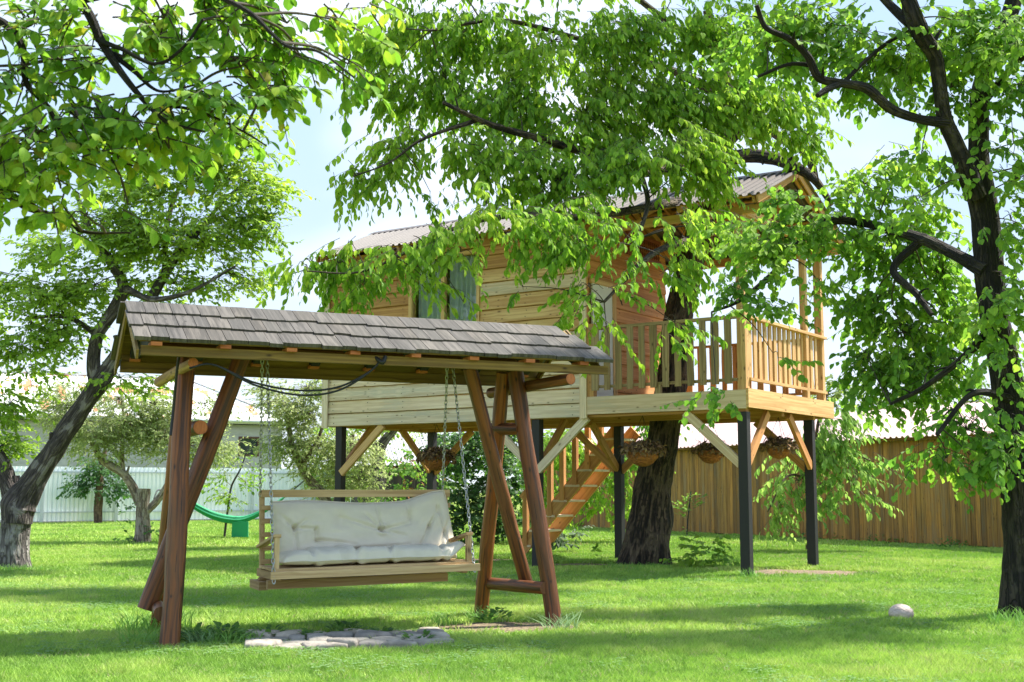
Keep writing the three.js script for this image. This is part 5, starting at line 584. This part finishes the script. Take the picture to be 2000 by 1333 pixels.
// ---------------------------------------------------------------- pale boulder on the lawn
{
  const g = new THREE.IcosahedronGeometry(0.118, 12), p = g.attributes.position, v = V(0, 0, 0); for (let i = 0; i < p.count; i++) { v.fromBufferAttribute(p, i); const n = v.clone().normalize(), k = 1 + 0.10 * (fbm(n.x * 1.6 + 4, n.y * 1.6, n.z * 1.6, 3) - 0.5) + 0.03 * (fbm(n.x * 7, n.y * 7, n.z * 7, 3) - 0.5) - 0.10 * Math.exp(-((n.x - 0.45) ** 2 + (n.y - 0.5) ** 2 + (n.z - 0.74) ** 2) / 0.012); p.setXYZ(i, v.x * k * 1.02, v.y * k * 0.76, v.z * k); } g.computeVertexNormals();
  const m = new THREE.MeshPhysicalMaterial({ roughness: 0.9, map: texture(256, 128, (u, w) => { const q = fbm(u * 10, w * 8, 3, 5), s = fbm(u * 40, w * 30, 8, 3); return lerp3([152, 136, 128], [206, 190, 182], clamp(q * 1.5 - 0.2 + (s - 0.5) * 0.6)); }), bumpMap: texture(256, 128, (u, w) => fbm(u * 30, w * 20, 3, 4) * 255, false), bumpScale: 0.008 });
  const o = ground(1761, 1214); const s = part('boulder', g, m); s.position.set(o.x, 0.078, o.z); s.rotation.y = 0.5; tag(s, 'smooth pale round stone lying alone on the open lawn at right', 'stone');
}
// ---------------------------------------------------------------- overhead wire at left
{ const c = part('overhead_wire', tube([at(-60, 515, 33), at(0, 531, 33), at(120, 556, 32.5), at(250, 568, 32), at(400, 564, 32), at(550, 540, 32), at(620, 520, 32)], [0.014, 0.014], { rad: 5, seg: 40, wob: 0, grain: true }), M.black); tag(c, 'thin dark overhead wire sagging behind the left trees', 'wire'); }
// ---------------------------------------------------------------- grass
function blades(n, R, h0, h1, w, seed, lean = 0.35, seg = 2) {
  const r = rng(seed), P = [], I = [], N = []; for (let i = 0; i < n; i++) {
    const a = r() * 6.283, q = Math.sqrt(r()) * R, x = Math.cos(a) * q, z = Math.sin(a) * q, h = mix(h0, h1, r()), b = r() * 6.283, l = h * lean * (0.3 + r() * 1.4), dx = Math.cos(b) * l, dz = Math.sin(b) * l, f = r() * 6.283, fx = Math.cos(f) * w, fz = Math.sin(f) * w, k = P.length / 3;
    for (let s = 0; s <= seg; s++) { const t = s / seg, ww = 1 - t * (s === seg ? 1 : 0.45), y = h * (t - 0.12 * lean * t * t), cx = x + dx * t * t, cz = z + dz * t * t; if (s < seg) P.push(cx - fx * ww, y, cz - fz * ww, cx + fx * ww, y, cz + fz * ww); else P.push(cx, y, cz); }
    for (let s = 0; s < seg; s++) { const c = k + s * 2; if (s < seg - 1) I.push(c, c + 1, c + 2, c + 1, c + 3, c + 2); else I.push(c, c + 1, c + 2); }
  }
  const g = new THREE.BufferGeometry(); g.setAttribute('position', new THREE.Float32BufferAttribute(P, 3)); g.setAttribute('uv', new THREE.Float32BufferAttribute(new Array(P.length / 3 * 2).fill(0.5), 2)); g.setIndex(I); g.computeVertexNormals(); return g;
}
const grassMat = new THREE.MeshPhysicalMaterial({ color: 0xffffff, roughness: 0.85, transmission: 0.35, thickness: 0, side: THREE.DoubleSide });
{
  const root = new THREE.Group(); root.name = 'grass'; tag(root, 'short mown green grass over the whole lawn', 'grass', null, 'stuff'); scene.add(root);
  const r = rng(888), G = [[0.23, 0.41, 0.05], [0.335, 0.525, 0.07], [0.45, 0.60, 0.115], [0.58, 0.64, 0.21]].map(c => new THREE.Color().setRGB(...c));
  const bands = [[7.2, 11, 650, blades(14, 0.055, 0.02, 0.066, 0.0036, 1, 0.6), 1], [11, 17, 330, blades(14, 0.075, 0.022, 0.07, 0.0052, 2, 0.6), 1], [17, 27, 110, blades(16, 0.13, 0.024, 0.075, 0.009, 3, 0.5), 1], [27, 58, 28, blades(18, 0.26, 0.035, 0.075, 0.016, 4), 1]];
  const m = new THREE.Matrix4(), q = new THREE.Quaternion(), Y = V(0, 1, 0), c = new THREE.Color();
  for (const [z0, z1, den, geo] of bands) {
    const list = [], half = z1 * 0.56 + 0.8, n = Math.round((z1 - z0) * 2 * half * den);
    for (let i = 0; i < n; i++) { const z = mix(z0, z1, r()), x = (r() * 2 - 1) * half, s = r(), k = r(), t = r(); if (Math.abs(x) > z * 0.56 + 0.8) continue; let skip = false; for (const [bx, bz, rx, rz, p] of bare) { const e = ((x - bx) / rx) ** 2 + ((-z - bz) / rz) ** 2; if (e < 1 && t < p * clamp((1.05 - e) * 3.2)) skip = true; } if (!skip) list.push([x, -z, s, k]); }
    const im = new THREE.InstancedMesh(geo, grassMat, list.length); im.name = 'blades'; im.receiveShadow = im.castShadow = true; tag(im, null, null, null, 'stuff');
    list.forEach(([x, z, s, k], i) => { const a = fbm(x * 0.55, z * 0.55, 2, 3), b = fbm(x * 2.6, z * 2.6, 7, 3), sc = 0.45 + 0.8 * b + 0.4 * s * s; q.setFromAxisAngle(Y, s * 6.283); m.compose(V(x, 0, z), q, V(1, sc, 1)); im.setMatrixAt(i, m); const f = clamp((a - 0.5) * 1.8 + (b - 0.5) * 1.3 + 0.42 + (k - 0.5) * 0.9) * 2.35, fi = Math.floor(f); c.copy(G[fi]).lerp(G[fi + 1], f - fi); c.multiplyScalar(0.72 + 0.5 * s); if (k > 0.975) c.setRGB(0.52, 0.48, 0.26); im.setColorAt(i, c); });
    root.add(im); count += list.length;
  }
}
{
  const root = scene.children.find(o => o.name === 'grass'), r = rng(4321), L = []; for (let i = 0; i < 60000; i++) { const z = 7.4 + 11 * r(), x = (r() * 2 - 1) * (z * 0.44 + 0.4), a = fbm(x * 1.1 + 40, z * 1.1, 3, 3); if (a < 0.56 || r() > (a - 0.56) * 9) continue; if (bare.some(b => ((x - b[0]) / b[2]) ** 2 + ((-z - b[1]) / b[3]) ** 2 < 0.8)) continue; L.push([x, -z]); }
  const im = new THREE.InstancedMesh(LEAF.pear, leafCommon, L.length * 3), m = new THREE.Matrix4(), c = new THREE.Color(); L.forEach(([x, z], i) => { const f = r() * 6.283; for (let k = 0; k < 3; k++) { const a = f + k * 2.1, ax = V(Math.cos(a), 0.25, Math.sin(a)).normalize(), nr = V(0, 1, 0).addScaledVector(ax, -ax.y).normalize(), l = 0.016 + 0.012 * r(); m.makeBasis(ax.clone().cross(nr).multiplyScalar(l), ax.multiplyScalar(l), nr.multiplyScalar(l)).setPosition(x, 0.03 + 0.02 * ((i * 7) % 5) / 5, z); im.setMatrixAt(i * 3 + k, m); c.setRGB(0.14, 0.36, 0.05).lerp(new THREE.Color().setRGB(0.34, 0.56, 0.16), r()); im.setColorAt(i * 3 + k, c); } });
  im.name = 'clover'; tag(im, null, null, null, 'stuff'); root.add(im);
}
// longer grass left standing round posts and trunks
{
  const long = new THREE.MeshPhysicalMaterial({ color: new THREE.Color().setRGB(0.2, 0.42, 0.06), roughness: 0.85, transmission: 0.35, thickness: 0, side: THREE.DoubleSide }), pale = long.clone(); pale.color.setRGB(0.24, 0.40, 0.16);
  const tuft = (x, y, R, h, n, label, mat = long, lean = 0.7) => { const o = ground(x, y), g = thing('grass_tuft', label, 'grass tuft', o, 0, 'long grass round posts'); part('blades', blades(n, R, h * 0.5, h, 0.0042, x, lean, 4), mat, g); };
  tuft(270, 1262, 0.16, 0.24, 70, 'long grass tuft left of the front left swing post'); tuft(300, 1235, 0.34, 0.26, 200, 'dense dark weeds behind the front left swing post'); tuft(395, 1262, 0.14, 0.18, 60, 'grass tuft right of the front left swing post', pale); tuft(455, 1262, 0.22, 0.16, 130, 'weeds at the left end of the flat stones'); tuft(1095, 1232, 0.16, 0.2, 90, 'bluish grass tuft at the front right swing post', pale, 1); tuft(935, 1212, 0.14, 0.18, 70, 'grass round the rear right swing post'); tuft(860, 1222, 0.16, 0.16, 70, 'grass tuft at the right end of the flat stones'); tuft(28, 1118, 0.42, 0.16, 180, 'grass ring round the foot of the leaning tree'); tuft(1990, 1222, 0.35, 0.2, 200, 'grass round the foot of the right edge tree'); tuft(1465, 1134, 0.16, 0.22, 70, 'long grass at the near black deck post'); tuft(1420, 1112, 0.24, 0.36, 110, 'tall spiky grass between the bush and the near deck post'); tuft(1250, 1115, 0.55, 0.16, 240, 'grass round the cherry trunk'); tuft(1400, 1090, 0.2, 0.3, 80, 'spiky grass in the low bush by the cherry');
}
const weed = (x, y, s, n, label, seed, cat = 'weed') => { const r = rng(seed), o = ground(x, y), t = thing('weed', label, cat, o), im = new THREE.InstancedMesh(LEAF.bush, leafCommon, n), m = new THREE.Matrix4(), c = new THREE.Color(); for (let i = 0; i < n; i++) { const a = r() * 6.283, q = Math.sqrt(r()) * s * 1.6, h = (0.02 + r() * s) * (1 - q / s / 2.6), ax = V(Math.cos(a) + r() - 0.5, 0.5 + r() * 0.8, Math.sin(a) + r() - 0.5).normalize(), nr = V(0, 1, 0).addScaledVector(ax, -ax.y).normalize(), l = 0.05 + 0.05 * r(); m.makeBasis(ax.clone().cross(nr).multiplyScalar(l), ax.multiplyScalar(l), nr.multiplyScalar(l)).setPosition(Math.cos(a) * q, h, Math.sin(a) * q); im.setMatrixAt(i, m); c.setRGB(0.07, 0.2, 0.03).lerp(new THREE.Color().setRGB(0.2, 0.4, 0.06), r()); im.setColorAt(i, c); } im.name = 'leaves'; im.castShadow = true; tag(im, null, null, null, 'stuff'); t.add(im); };
weed(385, 1255, 0.12, 60, 'broad-leaved weed right of the left swing post', 1); weed(435, 1258, 0.15, 90, 'leafy weed between the left swing post and the stones', 2); weed(525, 1248, 0.1, 40, 'weed growing between the flat stones', 3); weed(677, 1240, 0.1, 40, 'small green weed in the middle of the flat stones', 4); weed(600, 1252, 0.07, 26, 'tiny weed between two front stones of the paving', 31); weed(745, 1246, 0.07, 24, 'tiny weed right of the middle of the flat stones', 32); weed(820, 1258, 0.08, 30, 'small weed at the front right edge of the flat stones', 33); weed(960, 1215, 0.12, 50, 'weed by the soil near the right swing post', 5); weed(1715, 1062, 0.25, 60, 'weed clump along the foot of the plank shed', 6); weed(1580, 1056, 0.3, 90, 'low weeds at the plank shed behind the far deck post', 7); weed(1850, 1072, 0.25, 60, 'weed tuft at the plank shed near the right tree', 8); weed(1480, 1048, 0.3, 90, 'weeds at the plank shed left of the near deck post', 9);
['first', 'second', 'third', 'fourth', 'fifth', 'sixth', 'seventh'].forEach((n, k) => weed(1135 + k * 122 + (k * 37) % 40, 1031.8 + k * 6.3, 0.2 + 0.12 * ((k * 7) % 5) / 5, 90, n + ' from the left of the seven low weed clumps along the plank shed', 20 + k));
console.log('leaves and tufts', count);
scene.traverse(o => { if (o.isMesh) { o.castShadow = true; o.receiveShadow = true; } });
renderer.render(scene, camera);
